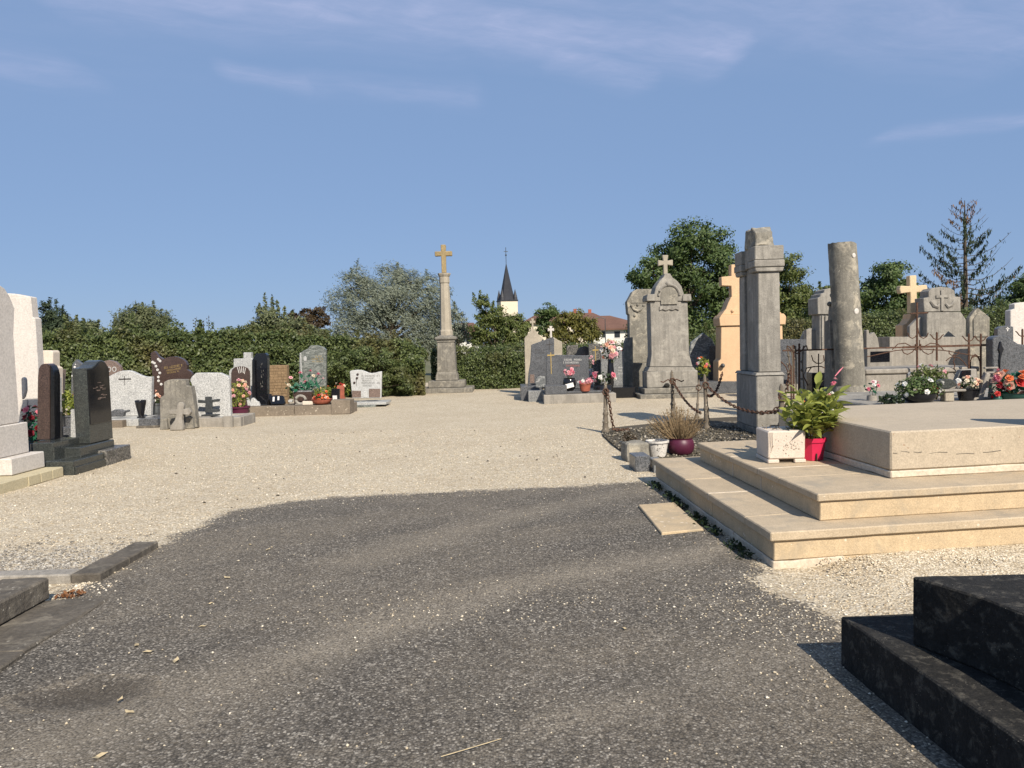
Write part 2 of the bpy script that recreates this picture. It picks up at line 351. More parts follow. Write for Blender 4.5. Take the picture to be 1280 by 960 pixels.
for k, a, b_ in (('pink', (.76, .36, .40), (.86, .56, .55)), ('rose', (.70, .16, .24), (.80, .32, .36)), ('red', (.50, .02, .025), (.62, .06, .04)), ('peach', (.80, .42, .28), (.86, .58, .44)),
                 ('cream', (.82, .70, .50), (.86, .78, .62)), ('white', (.82, .80, .74), (.88, .86, .82)), ('orange', (.72, .16, .05), (.80, .26, .10)), ('dark_red', (.17, .008, .02), (.30, .02, .03))):
    M['petal_' + k] = leafmat('petal_' + k, a, b_, .3, .7)

# ================================================================== THE SETTING
def tris(name, V, Fc, mat, parent=None, kind=None):
    me = bpy.data.meshes.new(name); V = np.asarray(V, np.float32); Fc = np.asarray(Fc, np.int32); n = len(Fc)
    me.vertices.add(len(V)); me.vertices.foreach_set('co', V.reshape(-1))
    me.loops.add(n * 3); me.loops.foreach_set('vertex_index', Fc.reshape(-1))
    me.polygons.add(n); me.polygons.foreach_set('loop_start', np.arange(0, n * 3, 3, dtype=np.int32)); me.update(calc_edges=True)
    return link(name, me, mat, parent, kind)

PH = G(112, 868)
TRACKS = (((60, 930), (330, 835), .20, .5), ((330, 835), (640, 735), .16, .75), ((640, 735), (900, 688), .16, .7), ((430, 705), (600, 655), .16, .6), ((600, 655), (800, 615), .18, .5), ((700, 905), (1000, 815), .14, .55))
def gravel_nodes(t, p):
    cc = t.sep(t.vor(p, 62, 'Color')); d = t.vor(p, 62)
    c = t.ramp(cc[0], [(0, (.30, .245, .165)), (.12, (.49, .41, .285)), (.5, (.61, .525, .38)), (.85, (.69, .61, .465)), (1, (.78, .72, .59))])
    c = t.mix(t.ramp(t.vor(p, 23), [(.05, .55), (.16, 0.0)]), c, (.24, .185, .12))
    c = t.mix(t.math('MULTIPLY', t.ramp(t.noise(p, .75, 5, .65), [(.42, 0.0), (.7, 1.0)]), .35), c, (.40, .325, .225))
    c = t.mix(t.math('MULTIPLY', t.ramp(t.noise(p, 6.5, 5, .7), [(.45, 0.0), (.75, 1.0)]), .4), c, (.38, .30, .19))
    c = t.mix(t.ramp(d, [(.35, 0.0), (.75, .55)]), c, (.20, .15, .095))
    h = t.math('ADD', t.math('MULTIPLY', t.math('SUBTRACT', 1.0, d), .8), t.math('MULTIPLY', cc[1], .7))
    return c, h
def asphalt_nodes(t, p):
    cc = t.sep(t.vor(p, 95, 'Color')); d = t.vor(p, 95)
    c = t.ramp(cc[0], [(0, (.028, .026, .022)), (.3, (.076, .069, .059)), (.62, (.142, .128, .108)), (.85, (.22, .198, .166)), (.95, (.37, .335, .28)), (1, (.54, .49, .41))])
    c2 = t.sep(t.vor(p, 75, 'Color')); 
    c = t.mix(t.ramp(c2[0], [(.965, 0.0), (.98, .8)]), c, (.52, .47, .39))
    band = t.noise(t.mapping(t.mapping(p, (1, 1, 1), (0, 0, R(-24))), (.30, 1.05, 1), (0, 0, 0), (.3, .55, 0)), 1.05, 4, .55, .5)
    fine = t.noise(p, 26, 4, .7)
    dm = t.math('MULTIPLY', t.ramp(band, [(.34, .26), (.66, .9)]), t.ramp(fine, [(.3, .25), (.65, 1.0)]))
    c = t.mix(t.math('MULTIPLY', dm, .75), c, (.325, .272, .198))
    wp = t.add('ShaderNodeVectorMath'); wp.operation = 'MULTIPLY_ADD'; t.put(wp.inputs[0], t.noise(p, 1.3, 4, .6, out='Color')); wp.inputs[1].default_value = (.5, .4, 0); t.put(wp.inputs[2], p); trk = None
    for q0, q1, w_, k_ in TRACKS:                     # pale gravel dust dragged along by feet and wheels
        a_ = G(*q0) + Vector((.25, .2, 0)); ab = G(*q1) + Vector((.25, .2, 0)) - a_; a_.z = ab.z = 0
        d0 = t.add('ShaderNodeVectorMath'); d0.operation = 'SUBTRACT'; t.put(d0.inputs[0], t.mapping(wp.outputs[0], (1, 1, 0))); d0.inputs[1].default_value = a_
        dt = t.add('ShaderNodeVectorMath'); dt.operation = 'DOT_PRODUCT'; t.put(dt.inputs[0], d0.outputs[0]); dt.inputs[1].default_value = ab / ab.length_squared
        sc_ = t.add('ShaderNodeVectorMath'); sc_.operation = 'SCALE'; sc_.inputs[0].default_value = ab; t.put(sc_.inputs['Scale'], t.math('MULTIPLY', dt.outputs['Value'], 1.0, True))
        df = t.add('ShaderNodeVectorMath'); df.operation = 'SUBTRACT'; t.put(df.inputs[0], d0.outputs[0]); t.put(df.inputs[1], sc_.outputs[0])
        ln = t.add('ShaderNodeVectorMath'); ln.operation = 'LENGTH'; t.put(ln.inputs[0], df.outputs[0])
        g_ = t.math('MULTIPLY', t.ramp(t.math('DIVIDE', ln.outputs['Value'], w_ * 2), [(0, .8), (.4, .5), (1, 0.0)]), k_); trk = g_ if trk is None else t.math('MAXIMUM', trk, g_)
    c = t.mix(t.math('MULTIPLY', trk, t.ramp(t.noise(p, 38, 4, .7), [(.3, .15), (.62, 1.0)])), c, (.44, .375, .28))
    mot = t.noise(p, 2.2, 5, .65); c = t.mix(t.ramp(mot, [(.35, .22), (.6, 0.0)]), c, (.055, .048, .040))
    pv = t.mapping(p, (1 / .36, 1 / .20, 0), (0, 0, 0), (-PH.x / .36, -PH.y / .20, 0)); pd = t.add('ShaderNodeVectorMath'); pd.operation = 'LENGTH'; t.put(pd.inputs[0], pv)
    pd = t.math('ADD', pd.outputs['Value'], t.math('MULTIPLY', t.math('SUBTRACT', t.noise(p, 5, 5, .68), .5), 2.0))      # pothole worn down to dark soil, dusty rim
    c = t.mix(t.ramp(pd, [(.7, 0.0), (1.2, .55), (1.8, 0.0)]), c, (.30, .25, .18)); c = t.mix(t.ramp(pd, [(.35, .75), (1.0, 0.0)]), c, (.085, .070, .052))
    c = t.mix(t.ramp(d, [(.4, 0.0), (.8, .6)]), c, (.018, .016, .014))
    h = t.math('ADD', t.math('MULTIPLY', t.math('SUBTRACT', 1.0, d), .7), t.math('MULTIPLY', cc[1], .9))
    return c, h
def ground_mat(name, fn):
    m, t, b = material(name); p = t.pos(); c, h = fn(t, p)
    t.put(b.inputs['Base Color'], c); b.inputs['Roughness'].default_value = .92; b.inputs['Specular IOR Level'].default_value = .2
    t.put(b.inputs['Normal'], t.bump(h, .65, .012, t.bump(t.noise(p, 4.5, 4, .6), .55, .05))); return m
M['gravel'] = ground_mat('beige_gravel', gravel_nodes)
def asphalt_mix():
    m, t, b = material('worn_asphalt'); p = t.pos(); a, ah = asphalt_nodes(t, p); g, gh = gravel_nodes(t, p)
    at = t.add('ShaderNodeAttribute'); at.attribute_name = 'inside'; sd = at.outputs['Fac']
    e = t.math('ADD', sd, t.math('MULTIPLY', t.math('SUBTRACT', t.noise(p, 2.4, 7, .72), .5), .62))
    e = t.math('ADD', e, t.math('MULTIPLY', t.math('SUBTRACT', t.sep(t.vor(p, 62, 'Color'))[2], .5), .17))
    f = t.ramp(e, [(.49, 0.0), (.51, 1.0)])
    t.put(b.inputs['Base Color'], t.mix(f, g, a)); b.inputs['Roughness'].default_value = .88; b.inputs['Specular IOR Level'].default_value = .25
    hm = t.mix(f, gh, ah); t.put(b.inputs['Normal'], t.bump(t.math('ADD', hm, t.math('MULTIPLY', t.noise(p, 240, 3, .7), 1.1)), .6, .010)); return m
M['asphalt'] = asphalt_mix()
def field_mat():
    m, t, b = material('dry_field'); p = t.pos()
    c = t.ramp(t.noise(p, .05, 5), [(.3, (.07, .08, .03)), (.7, (.16, .14, .07))])
    t.put(b.inputs['Base Color'], c); b.inputs['Roughness'].default_value = .95; return m
M['field'] = field_mat()

o = MB().poly([(-3000, -60, -.03), (3000, -60, -.03), (3000, 5000, -.03), (-3000, 5000, -.03)], [(0, 1, 2, 3)]).obj('terrain', M['field']); o['kind'] = 'structure'
# far wooded rise on the horizon
hv = []; hf = []
for i in range(81):
    x = -3000 + i * 75; h = 40 + 55 * max(0, mnoise.noise(Vector((x * .0011, 1.3, 0)))) + (60 * math.exp(-((x - 2300) / 700) ** 2))
    hv += [(x, 3300, -2), (x, 3500, h), (x, 3900, -2)]
for i in range(80): hf += [(3 * i, 3 * i + 3, 3 * i + 4, 3 * i + 1), (3 * i + 1, 3 * i + 4, 3 * i + 5, 3 * i + 2)]
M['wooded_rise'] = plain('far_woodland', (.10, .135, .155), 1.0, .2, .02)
MB().poly(hv, hf).obj('hills', M['wooded_rise'])['kind'] = 'structure'

# gravel yard: gently uneven sheet
def yard_z(x, y):
    return .010 * mnoise.noise(Vector((x * .55, y * .55, .3))) + .005 * mnoise.noise(Vector((x * 2.1, y * 2.1, 4)))
xs = np.concatenate([np.linspace(-30, -9, 22)[:-1], np.linspace(-9, 9, 73)[:-1], np.linspace(9, 30, 22)]); ys = np.concatenate([np.linspace(-8, 2, 11)[:-1], np.linspace(2, 14, 61)[:-1], np.linspace(14, 34, 41)])
gv = [(x, y, yard_z(x, y) - .004 - (.08 if (-4.3 < x < 1.2 and y < 7.2 and (x > -2.3 or y < 3.3)) or (-3.0 < x <= -2.3 and y < 5.2) else 0)) for y in ys for x in xs]; nx = len(xs)
gf = [(j * nx + i, j * nx + i + 1, (j + 1) * nx + i + 1, (j + 1) * nx + i) for j in range(len(ys) - 1) for i in range(nx - 1)]
o = MB().poly(gv, gf).obj('gravel_yard', M['gravel'], smooth='all'); o['kind'] = 'structure'

# asphalt path end: grid sheet, crumbling edge
APOLY = [(-4.6, -3), (-4.6, 3.2), (-3.05, 3.4), (-3.05, 5.3), (-2.98, 6.25)] + [tuple(G(px, py)[:2]) for px, py in ((215, 672), (262, 655), (285, 640), (330, 632), (420, 621), (520, 617), (600, 613), (700, 609), (800, 603))] + [(1.5, 8.5), (1.62, 7.0), (1.72, 5.4), (1.55, 4.9), (1.78, 4.2), (1.72, 3.6), (1.9, 2.5), (2.2, -3)]
AP = np.array(APOLY)
def sdist(pts):
    """signed distance (inside positive) to the asphalt outline"""
    a = AP; b = np.roll(AP, -1, 0); best = np.full(len(pts), 1e9); ins = np.zeros(len(pts), bool)
    for p0, p1 in zip(a, b):
        d = p1 - p0; t = np.clip(((pts - p0) @ d) / (d @ d), 0, 1); q = p0 + t[:, None] * d
        best = np.minimum(best, np.linalg.norm(pts - q, axis=1))
        c = ((p0[1] > pts[:, 1]) != (p1[1] > pts[:, 1])); xi = p0[0] + (pts[:, 1] - p0[1]) / (p1[1] - p0[1] + 1e-12) * d[0]
        ins ^= c & (pts[:, 0] < xi)
    return np.where(ins, best, -best)
gx = np.arange(-5.0, 2.5, .05); gy = np.arange(-1.0, 9.0, .05); XX, YY = np.meshgrid(gx, gy); pts = np.stack([XX.ravel(), YY.ravel()], 1)
sd = sdist(pts); PH = G(112, 868)
zz_ = np.array([yard_z(x, y) for x, y in pts]) + np.clip(sd * .05 + .006, -.02, .012) - .004
zz_ -= .028 * np.exp(-(((pts[:, 0] - PH.x) / .28) ** 2 + ((pts[:, 1] - PH.y) / .16) ** 2))
nX = len(gx); keep = []
sdg = sd.reshape(len(gy), nX)
for j in range(len(gy) - 1):
    for i in range(nX - 1):
        if max(sdg[j, i], sdg[j, i + 1], sdg[j + 1, i], sdg[j + 1, i + 1]) > -.42: keep.append((j * nX + i, j * nX + i + 1, (j + 1) * nX + i + 1, (j + 1) * nX + i))
me = bpy.data.meshes.new('asphalt_path'); me.from_pydata(np.column_stack([pts, zz_]).tolist(), [], keep)
at_ = me.attributes.new('inside', 'FLOAT', 'POINT'); at_.data.foreach_set('value', np.clip(sd + .5, 0, 1).astype(np.float32))
for p_ in me.polygons: p_.use_smooth = True
o = link('asphalt_path', me, M['asphalt']); o['kind'] = 'structure'

# loose stones
def stones_mat(name, stops):
    m, t, b = material(name); g = t.add('ShaderNodeNewGeometry'); t.put(b.inputs['Base Color'], t.ramp(g.outputs['Random Per Island'], stops)); b.inputs['Roughness'].default_value = .9; return m
M['chips'] = stones_mat('loose_limestone_chips', [(0, (.34, .27, .18)), (.3, (.52, .44, .31)), (.7, (.64, .56, .42)), (1, (.76, .70, .58))])
M['white_chips'] = stones_mat('white_gravel', [(0, (.13, .115, .095)), (.5, (.27, .245, .205)), (1, (.46, .43, .37))])
OCT = np.array([(1, 0, 0), (0, 1, 0), (-1, 0, 0), (0, -1, 0), (0, 0, 1), (0, 0, -1)], float); OCF = np.array([(0, 1, 4), (1, 2, 4), (2, 3, 4), (3, 0, 4), (1, 0, 5), (2, 1, 5), (3, 2, 5), (0, 3, 5)])
def scatter(name, pts, zfn, rmin, rmax, mat, label, kindname=None):
    n = len(pts); r = RNG.uniform(rmin, rmax, n) * RNG.choice([1, 1, 1, 1.5], n); an = RNG.uniform(0, 6.28, n)
    V = np.repeat(OCT[None], n, 0) * RNG.uniform(.55, 1.15, (n, 6, 1)); V[:, :, 2] *= .55
    V = V * r[:, None, None]; c, s_ = np.cos(an)[:, None], np.sin(an)[:, None]
    X = V[:, :, 0] * c - V[:, :, 1] * s_; Yv = V[:, :, 0] * s_ + V[:, :, 1] * c
    z0 = np.array([zfn(*p) for p in pts]) + r * .25
    V = np.stack([X + pts[:, 0:1], Yv + pts[:, 1:2], V[:, :, 2] + z0[:, None]], 2)
    Fc = (OCF[None] + (np.arange(n) * 6)[:, None, None]).reshape(-1, 3)
    o = tris(name, V.reshape(-1, 3), Fc, mat, None, 'stuff'); return tag(o, label, 'gravel')
cand = np.column_stack([RNG.uniform(-5, 2.2, 60000), 2.6 + RNG.uniform(0, 1, 60000) ** 1.5 * 6.6]); sdc = sdist(cand)
pr = np.where(sdc > 0, .02 + .45 * np.exp(-sdc / .10), .0)
pr += np.where((sdc > 0), .55 * np.exp(-(((cand[:, 0] - 1.45) / .36) ** 2 + ((cand[:, 1] - 4.35) / .65) ** 2)), 0)
pr += np.where((sdc > 0), .16 * np.exp(-(((cand[:, 0] + .2) / 1.5) ** 2 + ((cand[:, 1] - 4.6) / .35) ** 2)), 0)
c1 = cand[RNG.uniform(0, 1, len(cand)) < pr]
scatter('loose_chips', c1, lambda x, y: yard_z(x, y) + .008, .0035, .0085, M['chips'], 'loose beige gravel chips strewn over the worn asphalt')
cand = np.column_stack([RNG.uniform(-8, 8, 46000), 2.8 + RNG.uniform(0, 1, 46000) ** 1.3 * 12]); sdc = sdist(cand)
c2 = cand[(sdc < -.02) & (np.abs(cand[:, 0]) < cand[:, 1] * .75)]
scatter('gravel_stones', c2, lambda x, y: yard_z(x, y) - .004, .005, .011, M['chips'], 'loose beige stones covering the gravel yard')
cand = np.column_stack([RNG.uniform(-6, 4, 130), RNG.uniform(6, 15, 130)]); cand = cand[sdist(cand) < -.1]
scatter('dark_pebbles', cand, lambda x, y: yard_z(x, y) - .002, .008, .018, stones_mat('dark_pebbles', [(0, (.03, .025, .02)), (1, (.12, .10, .07))]), 'few dark pebbles and clods scattered on the beige gravel')

# ------------------------------------------------------------------ hedges and trees
def hedge(name, label, x0, x1, yc, th, hfn, n, leafm, size=.075, sprigs=2):
    root = thing(name, label, 'hedge', ((x0 + x1) / 2, yc, 0)); ox = (x0 + x1) / 2
    m = MB(); NXh = int((x1 - x0) / .4); sec = [(-.5, 0), (-.5, .5), (-.47, .85), (-.3, 1.0), (.3, 1.0), (.47, .85), (.5, .4), (.5, 0)]
    vs = []; fs = []
    for i in range(NXh + 1):
        x = x0 + .35 + (x1 - x0 - .7) * i / NXh; h = hfn(x) - .12
        for a, b in sec:
            w = .10 * mnoise.noise(Vector((x * 1.3, a * 3, b * 3))); vs.append((x - ox, a * (th - .25) + w, max(0, b * h + (w if b > 0 else 0))))
    q = len(sec)
    for i in range(NXh):
        for k in range(q - 1): fs.append((i * q + k, (i + 1) * q + k, (i + 1) * q + k + 1, i * q + k + 1))
    m.poly(vs, fs + [tuple(range(q)), tuple(range(len(vs) - 1, len(vs) - q - 1, -1))]).obj('shade_core', M['hedge_core'], root)  # solid core; shade between the leaves is put into its dark colour
    x = np.clip(RNG.uniform(x0 - .3, x1 + .3, n), x0 + np.abs(RNG.normal(0, .08, n)), x1 - np.abs(RNG.normal(0, .08, n))); hh = np.array([hfn(a) for a in x]); u = RNG.uniform(0, 1.45, n)
    top = u > 1; fy = np.where(top, RNG.uniform(-.5, .35, n), -.5); fz = np.where(top, 1.0, u)
    lump = np.array([mnoise.noise(Vector((a * 1.6, b * 2.2, c * 2.2))) + .6 * mnoise.noise(Vector((a * 4.2, b * 5, c * 5))) for a, b, c in zip(x, fy * th, fz * hh)])
    y = fy * th + np.where(top, 0, -.20 * lump) + RNG.normal(0, .06, n); z = fz * hh + np.where(top, .16 * lump + np.abs(RNG.normal(0, .06, n)), 0) + RNG.normal(0, .035, n)
    y += np.where(~top & (fz > .82), (fz - .82) * .9, 0)
    C = np.stack([x - ox, y, np.maximum(z, .02)], 1); Nn = np.stack([np.zeros(n), np.where(top, -.3, -1), np.where(top, 1, .35)], 1)
    Q = [leaves(C, Nn, size, .6)]
    for k in range(int((x1 - x0) * sprigs)):          # upright sprigs breaking the clipped top
        sx_ = RNG.uniform(x0, x1); hz = hfn(sx_); L = abs(RNG.normal(0, .26)) + .08; nn = int(30 * L / .2); tt = RNG.uniform(0, 1, nn)
        Cs = np.stack([sx_ - ox + RNG.normal(0, .05, nn) + tt * RNG.normal(0, .1), RNG.uniform(-.3, .3) * th + RNG.normal(0, .04, nn), hz - .05 + tt * L], 1); Q.append(leaves(Cs, RNG.normal(0, 1, (nn, 3)), size, .55))
    quads('leaves', np.concatenate(Q), leafm, root, 'stuff')
    return root
def lerp(x, tab):
    for (a, b), (c, d) in zip(tab, tab[1:]):
        if x <= c: return b + (d - b) * max(0, min(1, (x - a) / (c - a)))
    return tab[-1][1]
hl = [(-26, 2.35), (-13, 2.2), (-9.5, 2.05), (-8, 2.15), (-6.5, 1.85), (-4.6, 1.75), (-3.6, 1.5), (-2.8, 1.42)]
hedge('hedge', 'long clipped green hedge behind the left graves, ending at the stone cross', -26, -2.88, 26.2, 1.7, lambda x: lerp(x, hl) + .26 * mnoise.noise(Vector((x * .9, 0, 0))) + .1 * mnoise.noise(Vector((x * 2.7, 4, 0))), 105000, M['hedge_leaf'], .10, 12)
hedge('hedge', 'low clipped hedge right of the stone cross, behind the right-hand tombs', -2.9, 24, 28.6, 1.6, lambda x: lerp(x, [(-3, 1.42), (5, 1.35), (8.5, 1.9), (13, 2.25), (24, 2.3)]) + .06 * mnoise.noise(Vector((x * .8, 3, 0))), 70000, M['hedge_leaf'], .08)

def crown_quads(lobes, size, dens=1.0, asp=.5, sub=26, jit=.7, flat=1.0, droop=None, fuzz=.18):
    out = []
    for (c, r) in lobes:
        n = max(120, int(dens * 62 * (r / size) ** 2)); k = max(8, int(sub))
        dirs = unit(RNG.normal(0, 1, (k, 3))); cen = dirs * r * RNG.uniform(.45, .98, (k, 1)); cen[:, 2] *= flat
        idx = RNG.integers(0, k, n); off = RNG.normal(0, 1, (n, 3)) * r * fuzz; off[:, 2] *= .75
        Pn = cen[idx] + off; Nn = unit(Pn) + unit(off) * .5 + np.array([0, -.1, .35])
        out.append(leaves(Pn + np.asarray(c)[None], Nn, size, asp, droop, jit))
    return np.concatenate(out)
def tree(name, label, Y, lobes, leafm, size, dens=1.0, base_px=None, cat='tree', trunk=.16, asp=.5, sub=26, droop=None, group=None, spread=.5, shoots=None, fuzz=.18):
    """lobes: (px, py, radius px) read off the photo, standing at depth Y"""
    L = []; 
    for i, (px, py, rp) in enumerate(lobes):
        c = P(px, py, Y); r = rp * S(Y); c.y += ((i * 37 % 11) / 10 - .5) * spread * r * 2; L.append((c, r))
    bx = sum(c.x for c, r in L) / len(L) if base_px is None else P(base_px, 440, Y).x
    root = thing(name, label, cat, (bx, Y, -.03), 0, group); org = Vector((bx, Y, -.03))
    top = max(c.z for c, r in L); cz = sum(c.z for c, r in L) / len(L)
    m = MB(); m.tube([(0, 0, 0), (.04, 0, cz * .35), (-.03, .02, cz * .7), (0, 0, cz)], [trunk, trunk * .8, trunk * .6, trunk * .4], 8)
    m.obj('trunk', M['bark'], root, smooth=True)
    lm = MB()
    for i, (c, r) in enumerate(L):
        q = c - org; s0 = Vector((0, 0, min(q.z * .6, cz * .85))); mid = (s0 + q) * .5 + Vector((0, 0, .1 * r))
        lm.tube([s0, mid, q], [trunk * .38, trunk * .25, trunk * .1], 5)
        for k in range(3):
            a = unit(RNG.normal(0, 1, 3)); e = q + Vector(a) * r * .8; lm.tube([q, (q + e) * .5 + Vector((0, 0, .05 * r)), e], [trunk * .1, trunk * .06, trunk * .03], 4)
    lm.obj('limbs', M['bark'], root)
    Q = crown_quads([((c - org)[:], r) for c, r in L], size, dens, asp, sub, droop=droop, fuzz=fuzz)
    if shoots:
        ex = []
        for px, py0, py1 in shoots:
            a = P(px, py0, Y) - org; b = P(px + random.uniform(-3, 3), py1, Y) - org; n = 90; tt = RNG.uniform(0, 1, n)[:, None]
            C = np.array(a)[None] * (1 - tt) + np.array(b)[None] * tt + RNG.normal(0, .05, (n, 3)) * (1.3 - tt) * size * 10
            ex.append(leaves(C, RNG.normal(0, 1, (n, 3)), size, asp))
        Q = np.concatenate([Q] + ex)
    quads('crown', Q, leafm, root, 'stuff')
    return root

tree('broadleaf_tree', 'big round dark green tree rising behind the ornate cross-topped monument', 50, [(862, 304, 30), (836, 316, 27), (893, 308, 28), (814, 343, 24), (802, 346, 16), (850, 345, 38), (890, 350, 38), (832, 375, 36), (875, 385, 40), (908, 395, 34), (850, 410, 32), (815, 400, 28), (912, 335, 20), (935, 400, 26), (800, 415, 20)], M['tree_leaf'], .21, 1.0, 862, trunk=.3, sub=20)
tree('broadleaf_tree', 'lighter yellowish-green tree just right of the tall pillar monument', 47, [(985, 337, 20), (992, 365, 28), (972, 388, 32), (1000, 395, 28), (960, 345, 20), (1008, 372, 16), (985, 415, 30), (950, 400, 26), (1012, 410, 24)], M['light_leaf'], .18, 1.0, 985, sub=20)
tree('bush', 'low green bush filling the gap left of the broken column', 44, [(1030, 378, 18), (1040, 398, 24), (1022, 408, 22), (1055, 385, 20), (1038, 364, 11), (1060, 410, 26)], M['light_leaf'], .16, 1.0, cat='bush', trunk=.1, shoots=[(1042, 362, 348), (1026, 368, 352)])
tree('broadleaf_tree', 'rounded green tree between the broken column and the cream stone cross', 46, [(1100, 345, 20), (1120, 350, 20), (1088, 365, 24), (1112, 375, 30), (1134, 370, 22), (1092, 398, 30), (1125, 402, 30), (1146, 388, 22), (1160, 410, 26), (1185, 414, 24)], M['tree_leaf'], .18, 1.0, 1110, sub=20)
tree('broadleaf_tree', 'dark green tree cut by the right edge of the picture', 44, [(1278, 362, 18), (1262, 385, 20), (1280, 390, 26), (1262, 408, 26), (1240, 412, 22), (1296, 360, 22), (1300, 395, 30), (1218, 414, 20)], M['tree_leaf'], .17, 1.0, 1280)
tree('willow_tree', 'large silvery willow swaying behind the hedge, left of the stone cross', 42, [(442, 360, 22), (430, 385, 23), (447, 347, 14), (458, 385, 30), (490, 354, 24), (500, 344, 14), (482, 375, 30), (508, 375, 30), (530, 360, 19), (547, 375, 20), (525, 394, 28), (468, 410, 30), (500, 415, 32), (538, 412, 28), (437, 410, 24), (552, 397, 17), (558, 420, 17), (460, 362, 18), (515, 352, 14), (480, 432, 26), (520, 432, 24)], M['willow_leaf'], .17, 1.0, 490, trunk=.3, asp=.20, sub=24, fuzz=.22, droop=(1.1, 0, -.6), shoots=[(446, 350, 324), (535, 352, 337), (497, 338, 328), (440, 345, 335)])
tree('silver_bush', 'small silvery bush peeking out just right of the stone cross shaft', 40, [(571, 392, 9), (573, 405, 12), (569, 420, 13), (580, 418, 10)], M['willow_leaf'], .15, 1.2, cat='bush', trunk=.08, asp=.3, shoots=[(570, 390, 377)])
tree('broadleaf_tree', 'green tree with upright shoots left of the church steeple', 38, [(603, 378, 9), (607, 395, 14), (622, 400, 16), (640, 402, 14), (600, 412, 14), (618, 420, 18), (642, 420, 18), (655, 410, 12), (594, 424, 10)], M['light_leaf'], .13, 1.2, 620, trunk=.1, shoots=[(600, 385, 362), (611, 385, 367), (617, 392, 376), (594, 380, 366)])
tree('broadleaf_tree', 'small dark green round tree right of the church steeple', 60, [(686, 388, 11), (676, 396, 10), (692, 400, 12), (680, 410, 12)], M['tree_leaf'], .2, 1.1, 685, trunk=.12)
tree('bush', 'yellowing bush above the grey granite headstones with pale crosses', 36, [(705, 402, 12), (722, 400, 13), (735, 410, 14), (710, 416, 16), (728, 422, 16), (745, 418, 10), (692, 420, 12)], M['yellow_leaf'], .13, 1.2, cat='bush', trunk=.08)
tree('broadleaf_tree', 'round-topped olive-green shrub standing above the left hedge', 36, [(176, 398, 19), (162, 402, 17), (192, 400, 19), (175, 412, 26), (202, 410, 15), (153, 413, 17), (188, 420, 24), (218, 420, 12)], M['olive_leaf'], .13, 1.3, 178, trunk=.1, asp=.32, shoots=[(180, 392, 378), (192, 392, 376), (166, 396, 382), (152, 404, 386), (203, 400, 386), (143, 410, 398)])
tree('conifer', 'dark ragged conifer beside the cream headstone at far left', 33, [(62, 388, 11), (72, 398, 13), (58, 405, 16), (72, 416, 16), (82, 410, 11), (50, 418, 16)], M['conifer_leaf'], .14, 1.5, 64, trunk=.1, asp=.3, shoots=[(60, 390, 372), (70, 392, 374), (79, 405, 382)])
tree('bush', 'pale leafy shoots poking up from the hedge at far left', 29, [(95, 415, 14), (112, 414, 15), (82, 422, 13), (127, 419, 13)], M['olive_leaf'], .10, 1.2, cat='bush', trunk=.05, shoots=[(93, 412, 394), (107, 412, 398), (121, 412, 400), (113, 412, 402), (98, 412, 398)])
tree('bush', 'pale leafy shoots poking up from the hedge left of the willow', 29, [(335, 398, 15), (345, 410, 20), (360, 412, 18), (378, 416, 18), (322, 412, 16), (398, 420, 16), (305, 420, 12)], M['olive_leaf'], .11, 1.2, cat='bush', trunk=.06, shoots=[(333, 392, 366), (341, 392, 370), (322, 400, 378), (348, 395, 376), (355, 400, 383), (365, 405, 388)])
tree('bush', 'dark reddish-brown bush behind the hedge next to the willow', 38, [(385, 394, 10), (398, 392, 10), (372, 402, 10), (392, 406, 12), (406, 402, 8), (366, 394, 6)], M['copper_leaf'], .13, 1.3, cat='bush', trunk=.08)
tree('bush', 'leafy green bush bulging from the hedge behind the small white headstone', 24.9, [(430, 452, 16), (455, 448, 18), (480, 452, 18), (412, 460, 14), (445, 470, 18), (475, 475, 18), (500, 465, 14), (508, 480, 12)], M['hedge_leaf'], .075, 1.1, cat='bush', trunk=.05, spread=.15)
# thin weed stalks over the hedge
for k, (px, p0, p1) in enumerate(((244, 424, 396), (254, 424, 400), (261, 424, 394))):
    a = P(px, p0, 26); b = P(px + 2 - k, p1, 26); m = MB(); m.tube([(0, 0, 0), (.02, 0, (b.z - a.z) * .6), (b.x - a.x, 0, b.z - a.z)], [.010, .008, .005], 4)
    for j in range(7):
        q = Vector((0, 0, (b.z - a.z) * (.5 + j * .07))); m.ball(q + Vector(((-1) ** j * .035, 0, 0)), .022, 5, 3)
    tag(m.obj('weed_stalk', M['copper_leaf'], loc=a), ['bent thin weed stalk over the hedge, leftmost of three', 'short thin weed stalk over the hedge, middle of three', 'tall thin weed stalk over the hedge, rightmost of three'][k], 'weed', 'weed stalks above the left hedge')

